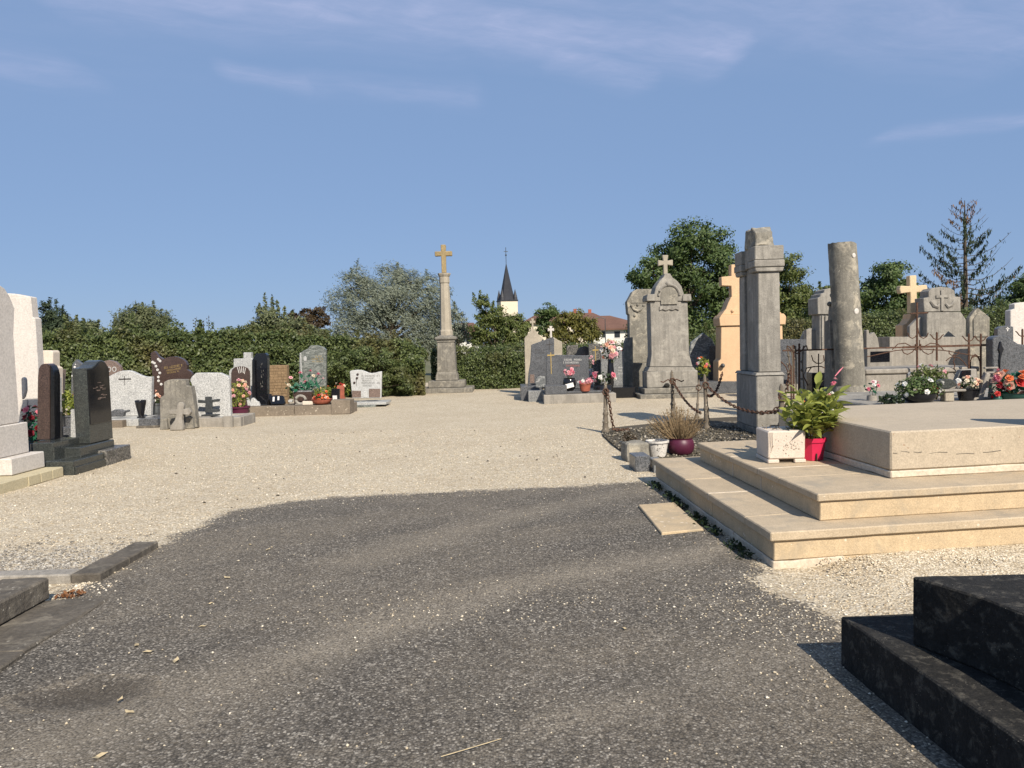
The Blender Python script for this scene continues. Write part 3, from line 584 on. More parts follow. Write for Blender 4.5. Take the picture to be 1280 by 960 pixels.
# sparse spruce with dying top
def spruce():
    Y = 46; b = P(1206, 420, Y); root = thing('spruce_tree', 'tall sparse spruce with drooping boughs and brown dying top', 'tree', (b.x, Y, -.03))
    H = P(1203, 250, Y).z; tr = MB(); tr.tube([(0, 0, 0), (.03, 0, H * .5), (-.03, 0, H)], [.22, .13, .02], 8); tr.obj('trunk', M['bark'], root, smooth=True)
    br = MB(); G1 = []; B1 = []
    for i in range(70):
        f = (i + .5) / 70; z = H * (.22 + .76 * f); a = i * 2.399 + random.uniform(-.3, .3)
        Lb = (1 - f) ** .7 * 3.5 * random.uniform(.65, 1.1) + .22
        d = Vector((math.cos(a), math.sin(a), 0)); up = .28 + .5 * f
        pts = [Vector((0, 0, z)) + d * (Lb * s) + Vector((0, 0, Lb * (up * s ** 1.3 - .30 * math.sin(s * 3.0) * (1 - f)))) for s in (0, .3, .6, .85, 1)]
        br.tube(pts, [.04 * (1.15 - f), .03 * (1.15 - f), .022 * (1.15 - f), .012, .006], 4)
        n = int(62 * Lb * (1.25 - f * .85)) if random.random() > .16 + .4 * f else int(6 * Lb)
        if n < 2: continue
        s = RNG.uniform(.22, 1, n); base = np.array([np.array(pts[0]) + (np.array(pts[-1]) - np.array(pts[0])) * q for q in s])
        base[:, 2] = np.interp(s, (0, .3, .6, .85, 1), [p.z for p in pts])
        drop = RNG.uniform(0, .38, n) * (1.15 - f); C = base + RNG.normal(0, .05, (n, 3)); C[:, 2] -= drop
        (B1 if f > .80 or random.random() < .05 else G1).append(leaves(C, RNG.normal(0, 1, (n, 3)) * [1, 1, .2], .24, .26, (0, 0, -1.6), .3))
    br.obj('boughs', M['bark'], root); quads('needles', np.concatenate(G1), M['conifer_leaf'], root, 'stuff'); quads('dry_needles', np.concatenate(B1), M['brown_needle'], root, 'stuff')
spruce()

# ------------------------------------------------------------------ far buildings
M['slate'] = stone('slate_roof', (.035, .036, .042), .7, 1.4, None, 0, .3, rough=.5, bump=.2, sc=.1)
M['render_wall'] = stone('cream_rendered_wall', (.66, .58, .44), .9, 1.05, None, 0, .1, bump=.1, sc=.1)
M['white_wall'] = stone('white_rendered_wall', (.68, .66, .60), .9, 1.05, None, 0, .1, bump=.1, sc=.1)
M['tile_roof'] = stone('brown_tile_roof', (.15, .082, .06), .7, 1.3, None, 0, .1, bump=.4, sc=.3)
M['dark_glass'] = plain('dark_glass', (.03, .035, .04), .1, .1)
def church():
    Y = 260; k = S(Y); b = P(635.5, 430, Y); root = thing('church_tower', 'cream church tower with slender dark slate spire beyond the hedge', 'church', (b.x, Y, -.03), R(14))
    zt = P(635, 377, Y).z; w = 10.6 * k
    MB().box(-w, w, -w, w, 0, zt).obj('wall', M['render_wall'], root)
    MB().box(-w - .2, w + .2, -w - .2, w + .2, zt + .003, zt + .5).obj('cornice', M['slate'], root, .1)
    tip = P(634, 329, Y).z; m = MB(); n = 8; r0 = w * 1.08; z0 = zt + .5
    prof = [(r0, z0), (r0 * .80, z0 + (tip - z0) * .10), (r0 * .62, z0 + (tip - z0) * .28), (.05, tip)]
    m.lathe(prof, n=8); m.obj('spire', M['slate'], root)
    for sx_ in (-1, 1):
        for sy_ in (-1, 1):
            MB().lathe([(w * .28, z0), (w * .24, z0 + .9), (.03, z0 + 3.6)], (sx_ * w * .78, sy_ * w * .78, 0), 6).obj('pinnacle', M['slate'], root)
    zr = P(633.5, 309, Y).z
    rod = MB(); rod.tube([(0, 0, tip - .3), (0, 0, zr)], .10, 6); rod.ball((0, 0, zr - 2.6), .32); rod.box(-.7, .7, -.05, .05, zr - 1.5, zr - 1.3); rod.obj('weather_vane', M['bronze'], root)
church()
def house(label, Y, x0, x1, eave_py, ridge_py, r0, r1, wallm, wins, depth=9, hip=True, chim=()):
    a = P(x0, 420, Y).x; b = P(x1, 420, Y).x; cx = (a + b) / 2; ze = P((x0 + x1) / 2, eave_py, Y).z; zr = P((r0 + r1) / 2, ridge_py, Y).z
    root = thing('house', label, 'house', (cx, Y, -.03)); hw = (b - a) / 2
    MB().box(-hw, hw, 0, depth, 0, ze).obj('wall', wallm, root)
    q0 = P(r0, 420, Y).x - cx; q1 = P(r1, 420, Y).x - cx; e = .7; m = MB()
    m.poly([(-hw - e, -e, ze - .05), (hw + e, -e, ze - .05), (hw + e, depth + e, ze - .05), (-hw - e, depth + e, ze - .05), (q0, depth / 2, zr), (q1, depth / 2, zr),
            (-hw - e, -e, ze - .3), (hw + e, -e, ze - .3), (hw + e, depth + e, ze - .3), (-hw - e, depth + e, ze - .3)],
           [(0, 1, 5, 4), (1, 2, 5), (2, 3, 4, 5), (3, 0, 4), (6, 7, 1, 0), (7, 8, 2, 1), (8, 9, 3, 2), (9, 6, 0, 3), (9, 8, 7, 6)])
    rf = m.obj('roof', M['tile_roof'], root)
    for cxp, h in chim:
        x = P(cxp, 420, Y).x - cx; MB().box(x - .35, x + .35, depth / 2 - .3, depth / 2 + .3, zr - 1, zr + h).obj('chimney', M['terracotta'], rf)
    for px0, px1, py0, py1 in wins:
        xa = P(px0, 420, Y).x - cx; xb = P(px1, 420, Y).x - cx; za = P(px0, py1, Y).z; zb = P(px0, py0, Y).z
        w = MB().box(xa, xb, -.03, .2, za, zb).obj('window', M['dark_glass'], root); MB().box(xa - .1, xb + .1, -.06, -.031, za - .15, za).obj('sill', M['white_wall'], w)
house('low house with hipped brown tile roof and white wall, right of the yellowing bush', 120, 742, 812, 409.5, 393, 748, 768, M['white_wall'], ((752, 757, 414, 422), (768, 775, 414, 422), (790, 797, 413, 422)), 10)
house('long distant house whose brown roof shows above the small round tree', 175, 655, 760, 402, 390.5, 672, 745, M['render_wall'], ((690, 696, 404, 412), (715, 721, 404, 412)), 11, chim=((722, 1.0), (741, .8)))
house('house with brown roof and white wall half hidden beside the stone cross', 85, 556, 598, 417, 402, 566, 590, M['white_wall'], ((583, 587, 422, 430), (570, 575, 422, 430)), 8)
a = P(757, 430, 75); lp = thing('street_lamp', 'thin grey street lamp in front of the hipped-roof house', 'street lamp', (a.x, 75, -.03))
zt = P(757, 398, 75).z; MB().tube([(0, 0, 0), (0, 0, zt)], [.06, .035], 6).obj('pole', M['bronze'], lp); MB().tube([(0, 0, zt), (-.4, 0, zt + .12), (-.9, 0, zt + .12)], [.035, .03, .05], 6).obj('lamp_head', M['bronze'], lp)

# ================================================================== BUILDERS FOR GRAVES
def zm(x0, y0, k, pts): return [(x0 + a * k, y0 + b * k) for a, b in pts]
class Frame:
    """local frame of a camera-facing thing standing at depth Y"""
    def __init__(s, Y, pts, z0=0.0):
        w = [P(a, b, Y) for a, b in pts]; s.Y = Y; s.cx = (min(p.x for p in w) + max(p.x for p in w)) / 2; s.z0 = z0
        s.out = [(p.x - s.cx, max(0.0, p.z - z0)) for p in w]
    def __call__(s, px, py): p = P(px, py, s.Y); return (p.x - s.cx, p.z - s.z0)
def smooth_outline(pts, it=1):
    for _ in range(it):
        q = []
        for i in range(len(pts)):
            a, b = pts[i], pts[(i + 1) % len(pts)]; q += [(a[0] * .75 + b[0] * .25, a[1] * .75 + b[1] * .25), (a[0] * .25 + b[0] * .75, a[1] * .25 + b[1] * .75)]
        pts = q
    return pts
def stele(name, label, Y, pts, mat, th=.14, z0=0.0, bevel=.012, cat='headstone', rough=0, part='slab', group=None, rot=0, cuts=0):
    fr = Frame(Y, pts, z0); root = thing(name, label, cat, (fr.cx, Y + th / 2, z0), rot, group)
    m = MB(); m.prism(fr.out, -th / 2, th / 2); m.obj(part, mat, root, bevel, rough=rough, seed=len(label), cuts=cuts); fr.front = -th / 2
    return root, fr
def face_boxes(root, fr, rects, mat, name, proud=.006, sink=.004, sx=None):
    m = MB()
    for (a, b, c, d) in rects:
        p, q = fr(a, b), fr(c, d); m.box(min(p[0], q[0]), max(p[0], q[0]), fr.front - proud, fr.front + sink, min(p[1], q[1]), max(p[1], q[1]))
    return m.obj(name, mat, root)
def strokes(rects, px0, px1, py, h, rnd, slope=0.0, gap=.3):
    """letter-like engraved strokes along one line"""
    x = px0; w = h * .55
    while x < px1:
        if rnd.random() < .12: x += w; continue
        yo = py + (x - px0) * slope; k = rnd.random()
        rects.append((x, yo - h / 2, x + w * .22, yo + h / 2))
        if k > .3: rects.append((x + w * .22, yo - h / 2, x + w * .8, yo - h / 2 + h * .2))
        if k > .5: rects.append((x + w * .22, yo + h / 2 - h * .2, x + w * .8, yo + h / 2))
        if k < .6: rects.append((x + w * .58, yo - h * .3, x + w * .8, yo + h / 2))
        x += w * (1 + gap)
def inscription(root, fr, lines, mat, seed=1, slope=0.0, name='inscription'):
    rnd = random.Random(seed); rc = []
    for px0, px1, py, h in lines: strokes(rc, px0, px1, py, h, rnd, slope)
    return face_boxes(root, fr, rc, mat, name, .003)
def cross_outline(cx, z0, z1, half, arm_z, t, at=None, flare=0.0):
    at = at or t
    return [(cx - t, z0), (cx + t, z0), (cx + t, arm_z - at), (cx + half, arm_z - at - flare), (cx + half, arm_z + at + flare), (cx + t, arm_z + at), (cx + t + flare, z1), (cx - t - flare, z1),
            (cx - t, arm_z + at), (cx - half, arm_z + at + flare), (cx - half, arm_z - at - flare), (cx - t, arm_z - at)]
def petals(c, r, n=5, rings=((1.0, .15), (.62, .75), (.32, 1.3)), aim=(0, -.35, .9)):
    """one blossom: rings of cupped petals"""
    c = np.asarray(c); ax = unit(np.asarray(aim) + RNG.normal(0, .35, 3)); a = unit(np.cross(ax, [0.3, .9, .1])); b = np.cross(ax, a); out = []
    for k, (rr, up) in enumerate(rings):
        for i in range(n):
            q = 2 * math.pi * (i + .5 * k) / n + RNG.uniform(-.2, .2); d = a * math.cos(q) + b * math.sin(q); s = np.cross(ax, d); w = r * rr * .62
            tipv = c + d * r * rr + ax * r * up * .55
            out.append([c + ax * r * .1 * k, c + d * r * rr * .55 + s * w + ax * r * up * .35, tipv, c + d * r * rr * .55 - s * w + ax * r * up * .35])
    return out
VASES = {'pot': [(.70, 0), (.74, .02), (.95, .86), (1.06, .88), (1.06, 1.0), (.92, 1.0), (.88, .9)], 'bowl': [(.55, 0), (.85, .25), (1.0, .6), (1.05, .95), (1.1, 1.0), (.98, 1.0), (.9, .85)],
         'round': [(.55, 0), (.9, .2), (1.05, .5), (1.0, .8), (.88, .93), (.95, 1.0), (.85, 1.0), (.8, .9)], 'urn': [(.75, 0), (.75, .06), (.5, .10), (.62, .3), (.95, .8), (1.0, .97), (.95, 1.0), (.8, 1.0), (.78, .9)],
         'jar': [(.6, 0), (.95, .25), (1.0, .5), (.8, .8), (.7, 1.0), (.6, 1.0), (.58, .9)]}
def vase(root, kind, mat, r, h, c=(0, 0, 0), name='vase', n=18):
    MB().lathe([(a * r, b * h) for a, b in VASES[kind]], c, n).obj(name, mat, root, smooth=True)
    MB().lathe([(r * .86, h * .88), (r * .5, h * .93), (.004, h * .94)], c, 10).obj('soil', M['soil'], root)
def bouquet(name, label, loc, rad, h0, h1, pal, n, br, leafm, nl, ls, vs=None, cat='flowers', flat=1.0, group=None, asp=.45):
    """flowers: blossoms spread over a dome of radius rad between heights h0..h1; vs=(kind, mat, r, h)"""
    root = thing(name, label, cat, loc, 0, group)
    if vs: vase(root, *vs)
    cz = (h0 + h1) / 2; hz = (h1 - h0) / 2
    if nl:
        d = unit(RNG.normal(0, 1, (nl, 3))); rr = RNG.uniform(.25, 1.0, (nl, 1)) ** .6; C = d * rr * np.array([rad, rad * flat, hz]) + np.array([0, 0, cz - hz * .12])
        quads('leaves', leaves(C, d + [0, -.2, .4], ls, asp), leafm, root, 'stuff')
    sm = MB(); cnt = {k: [] for k in pal}
    for i in range(n):
        d = unit(RNG.normal(0, 1, 3) + np.array([0, -.35, .25])); c = d * np.array([rad, rad * flat, hz]) * RNG.uniform(.82, 1.02) + np.array([0, 0, cz]); k = pal[i % len(pal)]
        cnt[k] += petals(c, br * RNG.uniform(.8, 1.15), aim=d + np.array([0, -.2, .4]))
        if i % 3 == 0: sm.tube([(0, 0, (vs[3] * .8 if vs else 0)), tuple(c * [.5, .5, .8]), tuple(c)], .004, 4)
    sm.obj('stems', M['stem'], root)
    for k in cnt:
        if cnt[k]: quads('blossoms', cnt[k], M['petal_' + k], root, 'stuff')
    return root
def kerb_frame(name, label, x0, x1, y0, y1, h, w, mat, sides='fblr', seg=.8, z0=0.0, bevel=.012, cat='grave kerb', fill=None, fillz=.5, rough=.004, group=None):
    cx, cy = (x0 + x1) / 2, (y0 + y1) / 2; root = thing(name, label, cat, (cx, cy, z0), 0, group); hx, hy = (x1 - x0) / 2, (y1 - y0) / 2
    def run(a0, a1, c0, c1, along):
        L = a1 - a0; n = max(1, round(L / seg)); 
        for i in range(n):
            s0 = a0 + L * i / n + .003; s1 = a0 + L * (i + 1) / n - .003; dh = random.uniform(-.006, .006)
            m = MB(); m.box(s0, s1, c0, c1, -.03, h + dh) if along == 'x' else m.box(c0, c1, s0, s1, -.03, h + dh)
            m.obj('kerb_stone', mat, root, bevel, rough=rough, seed=i + a0, cuts=2 if rough else 0)
    if 'f' in sides: run(-hx, hx, -hy, -hy + w, 'x')
    if 'b' in sides: run(-hx, hx, hy - w, hy, 'x')
    if 'l' in sides: run(-hy + w, hy - w, -hx, -hx + w, 'y')
    if 'r' in sides: run(-hy + w, hy - w, hx - w, hx, 'y')
    if fill is not None: MB().box(-hx + w * .9, hx - w * .9, -hy + w * .9, hy - w * .9, -.02, h * fillz).obj('fill', fill, root)
    return root
def slab_base(root, x0, x1, y0, y1, z0, z1, mat, name='base', bevel=.01, **k): return MB().box(x0, x1, y0, y1, z0, z1).obj(name, mat, root, bevel, **k)

# ================================================================== LEFT FOREGROUND
r = thing('grave_kerb', 'raised dark stone kerb at the lower left edge beside the asphalt', 'grave kerb', (-3.3, 4.3, 0))
MB().box(-.02, .29, -1.0, -.06, .03, .185).obj('kerb_stone', M['kerb_stone'], r, .012, rough=.006, cuts=3)
MB().box(-.05, .255, -.054, .64, .03, .170).obj('kerb_stone', M['kerb_stone'], r, .012, rough=.006, seed=4, cuts=3)
MB().box(-1.5, -.056, .42, .635, .03, .168).obj('kerb_stone', M['kerb_stone'], r, .012, rough=.006, seed=9, cuts=3)
MB().box(-1.5, -.056, -1.0, .415, 0, .13).obj('fill', M['kerb_stone'], r)
r = thing('paving_strip', 'flat worn concrete strip along the asphalt at lower left', 'paving', (-2.85, 4.2, 0))
MB().box(-.9, .205, -1.2, -.155, -.02, .032).obj('paving_slab', M['kerb_stone'], r, .01, rough=.008, cuts=4)
MB().box(-.9, .19, -.145, .72, -.02, .027).obj('paving_slab', M['kerb_stone'], r, .01, rough=.008, seed=3, cuts=4)
r = thing('grave_kerb', 'low grey kerb corner enclosing pale gravel at left, beside the asphalt', 'grave kerb', (-3.0, 5.75, 0))
MB().box(-.15, .06, -.40, .02, -.02, .068).obj('kerb_stone', M['kerb_stone'], r, .01, rough=.004, cuts=2)
MB().box(-.145, .055, .025, .52, -.02, .062).obj('kerb_stone', M['kerb_stone'], r, .01, rough=.004, seed=2, cuts=2)
MB().box(-1.1, -.156, -.395, -.24, -.02, .064).obj('kerb_stone', M['concrete'], r, .01, rough=.004, seed=5, cuts=2)
MB().box(-2.2, -1.105, -.39, -.235, -.02, .060).obj('kerb_stone', M['concrete'], r, .01, rough=.004, seed=7, cuts=2)
MB().box(-2.4, -.14, -.24, .5, -.02, .042).obj('gravel_bed', M['gravel'], r)
cg = np.column_stack([RNG.uniform(-5.3, -3.15, 4200), 5.52 + np.abs(RNG.normal(0, .42, 4200))])
scatter('white_gravel', cg, lambda x, y: .040 if y < 6.25 else .0, .008, .016, M['white_chips'], 'pale coarse gravel inside the low kerb at left')
cg = np.column_stack([RNG.uniform(-3.06, -2.78, 500), RNG.uniform(5.05, 5.35, 500)])
scatter('gravel_patch', cg, lambda x, y: .004, .007, .014, M['chips'], 'small patch of loose stones between the two left kerbs')

lq = np.column_stack([RNG.uniform(-3.05, -2.88, 70), RNG.uniform(4.98, 5.08, 70), RNG.uniform(.01, .04, 70)]); M['litter'] = leafmat('brown_litter', (.13, .05, .02), (.24, .11, .04), .1)
tag(quads('leaf_litter', leaves(lq, np.tile([0, -.3, 1], (70, 1)), .035, .5), M['litter'], None, 'stuff'), 'small heap of rusty brown leaf litter between the left kerbs', 'leaf litter')
# fallen leaves
def fallen(px, py, s, a):
    g = G(px, py, .012); m = MB(); m.poly([(-s, 0, .004), (-s * .3, s * .42, .008), (s * .4, s * .36, .003), (s, 0, .012), (s * .35, -s * .4, .004), (-s * .35, -s * .36, .009), (0, 0, .0)], [(0, 5, 6), (5, 4, 6), (4, 3, 6), (3, 2, 6), (2, 1, 6), (1, 0, 6)])
    o = m.obj('fallen_leaf', M['dry_leaf'], loc=(g.x, g.y, yard_z(g.x, g.y) + .012)); o.rotation_euler = (0, 0, a); tag(o, 'dry pale yellow leaf lying flat on the dark asphalt', 'fallen leaf', 'fallen leaves on the asphalt')
M['dry_leaf'] = plain('dry_leaf', (.40, .325, .20), .8, .3, 30)
for i, (px, py) in enumerate(((313, 682), (335, 688), (284, 723), (263, 755), (171, 807), (186, 815), (150, 875), (162, 890), (125, 945), (781, 787), (254, 783), (220, 826))): fallen(px, py, .022 + .006 * (i % 3), i * 1.3)
g = G(588, 940, .015); tag(MB().tube([(-.11, -.05, .012), (0, 0, .016), (.12, .07, .013)], .0022, 5).obj('straw', M['dry_leaf'], loc=g), 'single dry straw stalk lying on the asphalt at bottom centre', 'straw')

# ================================================================== LEFT ROW, facing the path (+X)
def outX(pts, X, oy, oz): return [(p.y - oy, p.z - oz) for p in (PX(a, b, X) for a, b in pts)]
X0 = -6.06
r = thing('headstone', 'large white limestone headstone cut by the left edge of the picture', 'headstone', (X0, 9.5, 0)); oy = 9.5
MB().box(-1.3, -.002, -.6, .77, -.02, .125).obj('kerb', M['buff_block'], r, .008)
for i in range(3): MB().box(-.0, .012, .02 + i * .25, .255 + i * .25, .0, .118).obj('tile', M['buff_block'], r, .003)
xb = -.22; y1 = PX(56, 575, X0 + xb).y - oy; y0 = PX(14, 582, X0 + xb).y - oy
MB().box(-1.0, xb, y0, y1, .13, .345).obj('base', M['white_stone'], r, .012)
xs_ = -.36; ya = PX(36, 550, X0 + xs_).y - oy; yb = PX(24, 470, X0 + xs_).y - oy; zt_ = PX(5, 357, X0 + xs_).z; zl = PX(36, 527, X0 + xs_).z
MB().box(-.62, xs_, -.55, ya, .348, zl).obj('lower_block', M['white_stone'], r, .012)
yt = PX(19, 374, X0 + xs_).y - oy; zs = PX(19, 374, X0 + xs_).z; yp = PX(4, 357, X0 + xs_).y - oy
cen = yp - .02
oo = [(2 * cen - yb, zl + .003), (yb, zl + .003), (yb - .01, zs - .45), (yt + .03, zs - .12), (yt - .05, zs + .03), (yp + .08, zt_ - .03), (cen + .02, zt_), (cen - .02, zt_), (2 * cen - yp - .08, zt_ - .03), (2 * cen - yt + .05, zs + .03), (2 * cen - yt - .03, zs - .12), (2 * cen - yb + .01, zs - .45)]
m = MB(); m.prism(oo, -.60, xs_ - .03, 'x'); m.obj('slab', M['white_stone'], r, .012)

Yb = 11.7
r, fr = stele('headstone', 'tall cream stone headstone with notched shoulder, behind the white one at far left', Yb, [(-30, 560), (-30, 395), (-24, 374), (-5, 366), (17, 367), (38, 371), (40.5, 397), (43.5, 397.5), (47, 455), (49.5, 555)], M['white_stone'], .17, 0)
r, fr = stele('stone_pillar', 'small cream square-topped stone post behind the brown arched headstone', 15.5, [(50.5, 560), (50.5, 440), (52, 438), (64, 438), (66, 440), (66, 458), (70, 460), (70, 560)], M['cream_stone'], .25, 0)
r, fr = stele('headstone', 'narrow reddish-brown slab seen edge-on behind the small grey panel', 16.2, [(66, 570), (66, 462), (76, 462), (74, 570)], M['rose_granite'], .2, 0)
r, fr = stele('plaque', 'pale rounded white plaque wedged between the two large white headstones', 10.9, [(27, 500), (26, 473), (29, 471), (31.5, 474), (32, 488), (30, 496)], M['white_stone'], .06, P(29, 500, 10.9).z, cat='plaque'); 
MB().box(-.03, .03, -.02, .02, -P(29, 500, 10.9).z, 0).obj('stand', M['white_stone'], r)
# brown arched headstone on granite base
X1 = -6.42; oy = 10.7
r = thing('headstone', 'slim brown polished granite headstone with arched top at left', 'headstone', (X1, oy, 0))
bx1 = .16; q0 = PX(67, 560, X1 + bx1).y - oy; q1 = PX(101, 553, X1 + bx1).y - oy; zb = PX(67, 553, X1 + bx1).z
MB().box(-.16, bx1, q0, q1, .0, zb).obj('base', M['green_granite'], r, .012)
MB().box(-.3, bx1 + .08, q0 - .1, q1 + .1, -.02, .20).obj('plinth', M['green_granite'], r, .01)
fq = Frame(10.75, [(45, 553), (67, 553)]); aw = [(45.5, 553), (46.5, 470), (47.5, 461), (50, 456.5), (53.5, 454.8), (58, 454.5), (61.3, 456.2), (61.5, 553)]
pw_ = [P(a, b, 10.75) for a, b in aw]; m = MB(); m.prism([(p.x - X1, max(zb + .003, p.z)) for p in pw_], .06, .22); m.obj('slab', M['brown_granite'], r, .008)
m = MB(); m.prism([(P(a, b, 10.75).x - X1, max(zb + .003, P(a, b, 10.75).z)) for a, b in ((61.6, 553), (61.6, 456.6), (63, 458.2), (65, 462.5), (66.5, 469.5), (67, 553))], .075, .22); m.obj('dark_edge', M['black_granite'], r, .004)
# black wave-topped headstone on stepped kerb
X2 = -6.12; oy = 11.2
r = thing('headstone', 'dark polished granite headstone with wave-shaped top at left, facing the path', 'headstone', (X2, oy, 0))
f0 = G(83, 594).y - oy; f1 = G(164, 573).y - oy; kz = .19
MB().box(-.62, .18, f0, f0 + (f1 - f0) * .53, -.02, kz).obj('kerb', M['green_granite'], r, .008)
MB().box(.1805, .20, f0 + .02, f0 + (f1 - f0) * .53 - .02, .0, kz * .55).obj('kerb_ledge', M['green_granite'], r, .004)
MB().box(-.62, .21, f0 + (f1 - f0) * .53 + .004, f1, -.02, kz + .03).obj('kerb', M['flecked_granite'], r, .01)
g0 = PX(100, 555, X2 + .08).y - oy; g1 = PX(143, 550, X2 + .08).y - oy; zb = .33
MB().box(-.30, .08, g0, g1, kz - .01, zb).obj('base', M['green_granite'], r, .012)
xf = .02; top = [PX(a, b, X2 + xf) for a, b in ((110, 460), (115, 459), (119, 456), (123, 451.5), (127, 450), (131, 452), (135.5, 459))]
s0 = PX(110, 500, X2 + xf).y - oy; s1 = PX(138, 500, X2 + xf).y - oy
op = [(s0, zb + .003), (s1 + .02, zb + .003), (s1, top[-1].z)] + [(p.y - oy, p.z) for p in top[::-1][1:-1]] + [(s0, top[0].z)]
m = MB(); m.prism(op, xf - .21, xf, 'x'); m.obj('slab', M['green_granite'], r, .008)
zmid = .33 + .28
m = MB(); m.prism([(s0 + .012, zmid), (s1 - .012, zmid), (s1 - .015, top[-1].z - .02)] + [(p.y - oy, p.z - .02) for p in top[::-1][1:-1]] + [(s0 + .012, top[0].z - .02)], xf + .001, xf + .012, 'x'); fp = m.obj('polished_panel', M['black_granite'], r, .003)
m = MB()
for k in range(16): a_, b_ = s0 + .12 + random.random() * .28, .95 + random.random() * .25; m.box(xf + .012, xf + .0145, a_, a_ + .05 + random.random() * .06, b_, b_ + .006 + .014 * random.random())
m.obj('engraving', M['rose_granite'], fp)
# small things between them
def boxthing(name, label, cat, Y, px0, px1, py0, py1, th, mat, z0=0.0, bevel=.008):
    r, fr = stele(name, label, Y, [(px0, py1), (px0, py0), (px1, py0), (px1, py1)], mat, th, z0, bevel, cat); return r, fr
zg = P(66, 552, 12.6).z
boxthing('plaque', 'upright light grey stone panel right of the brown arched headstone', 'plaque', 12.6, 63, 74, 472, 552, .08, M['light_granite'], max(0, zg * 0))
boxthing('stone_post', 'short dark polished post below the light grey panel', 'post', 12.2, 66, 74, 515, 562, .1, M['black_granite'])
boxthing('grave_slab', 'low stepped grey granite slab behind the dark wave-topped headstone', 'grave slab', 12.8, 73, 100, 534, 560, .9, M['slate_granite'])
boxthing('stone_post', 'pale grey corner post left of the wave-topped headstone', 'post', 12.4, 88, 97, 512, 562, .12, M['light_granite'])
z_ = P(85, 534, 13).z
bouquet('potted_plant', 'lime-green potted plant with a white bloom behind the wave-topped headstone', (P(84, 530, 13).x, 13.1, z_), .17, .12, .66, ['white', 'cream'], 4, .05, M['lime_leaf'], 260, .09, ('pot', M['slate_granite'], .15, .2), 'plant')
bouquet('bouquet', 'spray of red flowers left of the wave-topped headstone', (P(94, 530, 13.4).x, 13.5, 0), .07, .55, 1.05, ['red', 'pink', 'red'], 14, .045, M['dark_leaf'], 60, .08, ('jar', M['black_pot'], .08, .5))
bouquet('bouquet', 'dark red roses with green leaves beside the white headstone at left', (P(41, 560, 10.95).x, 10.95, 0), .13, .35, .95, ['dark_red', 'dark_red', 'rose'], 18, .05, M['fake_leaf'], 130, .10, ('jar', M['black_pot'], .12, .45))
# headstones behind, by the hedge
r, fr = stele('headstone', 'blue-grey headstone with pointed corner and white flower engraving, far left', 20.0, [(88, 520), (89, 470), (90, 456), (95, 449), (99, 453), (106, 457), (118, 458), (118, 520)], M['slate_granite'], .14)
m = MB()
for px, py, q in ((93.5, 459, 1.5), (92, 464, 1), (91, 470, 1.6), (93, 476, 1.2), (91.5, 473, .9), (94.5, 455.5, .8)): x, z = fr(px, py); m.ball((x, fr.front - .004, z), q * .021, 6, 4)
m.obj('flower_engraving', M['engrave_light'], r, kind='stuff')
r, fr = stele('headstone', 'rosy granite headstone with round top bearing two oval portraits, far left', 21.5, [(122, 520), (122, 458), (128, 452), (136, 450), (144, 452), (150, 458), (153, 468), (153, 520)], M['rose_granite'], .14)
for px in (136.5, 143):
    x, z = fr(px, 461.5); m = MB(); n = 14
    m.prism([(x + .058 * math.cos(2 * math.pi * k / n), z + .072 * math.sin(2 * math.pi * k / n)) for k in range(n)], fr.front - .008, fr.front - .0005); o1 = m.obj('oval_frame', M['white_marble'], r)
    m = MB(); m.prism([(x + .040 * math.cos(2 * math.pi * k / n), z + .052 * math.sin(2 * math.pi * k / n)) for k in range(n)], fr.front - .011, fr.front - .0075); m.obj('portrait', M['rose_granite'], o1)
# white granite with engraved cross
r, fr = stele('headstone', 'speckled white granite headstone with thin engraved cross and curved top', 17.9, [(134, 522), (134.5, 471), (140, 468.5), (147, 465), (154, 463.2), (160, 463), (166, 464.5), (172, 467.5), (178, 470), (183, 471), (189.8, 471), (188.5, 522)], M['white_granite'], .13, .17)
face_boxes(r, fr, [(148, 473.3, 164, 474.6), (155.2, 470, 156.6, 481.5)], M['engrave_dark'], 'engraved_cross', .002)
slab_base(r, -.56, .60, -.85, .12, -.17, -.002, M['light_granite'])
bouquet('vase', 'black glazed vase in front of the white granite headstone with the engraved cross', (P(176.5, 520, 17.35).x, 17.35, .17), .02, .3, .34, ['white'], 0, .02, M['dark_leaf'], 0, .05, ('urn', M['black_pot'], .12, .40), 'vase')
r, fr = stele('plaque', 'small blue-grey sculpted plaque lying at the foot of the white granite headstone', 17.3, zm(70, 430, .1145, [(575, 790), (590, 740), (640, 715), (700, 715), (720, 730), (785, 720), (780, 745), (735, 752), (730, 795)]), M['slate_granite'], .14, .165, .015, 'plaque')
x_ = P(166, 530, 17.1).x
tag(MB().box(-.95, -.30, -.1, .1, -.02, .16).obj('kerb', M['brown_slab'], None, .01, loc=(P(150, 533, 16.9).x + .35, 17.0, 0)), 'short brown kerb piece at the front left of the white granite grave', 'grave kerb')
r = thing('grave_slab', 'dark polished granite slab between the white granite grave and the old leaning stone', 'grave slab', (P(196, 530, 17.2).x, 17.2, 0)); MB().box(-.17, .25, -.5, .6, -.02, .20).obj('slab', M['slate_granite'], r, .01); MB().box(-.2, .28, -.55, .65, -.02, .05).obj('footing', M['kerb_stone'], r, .01)
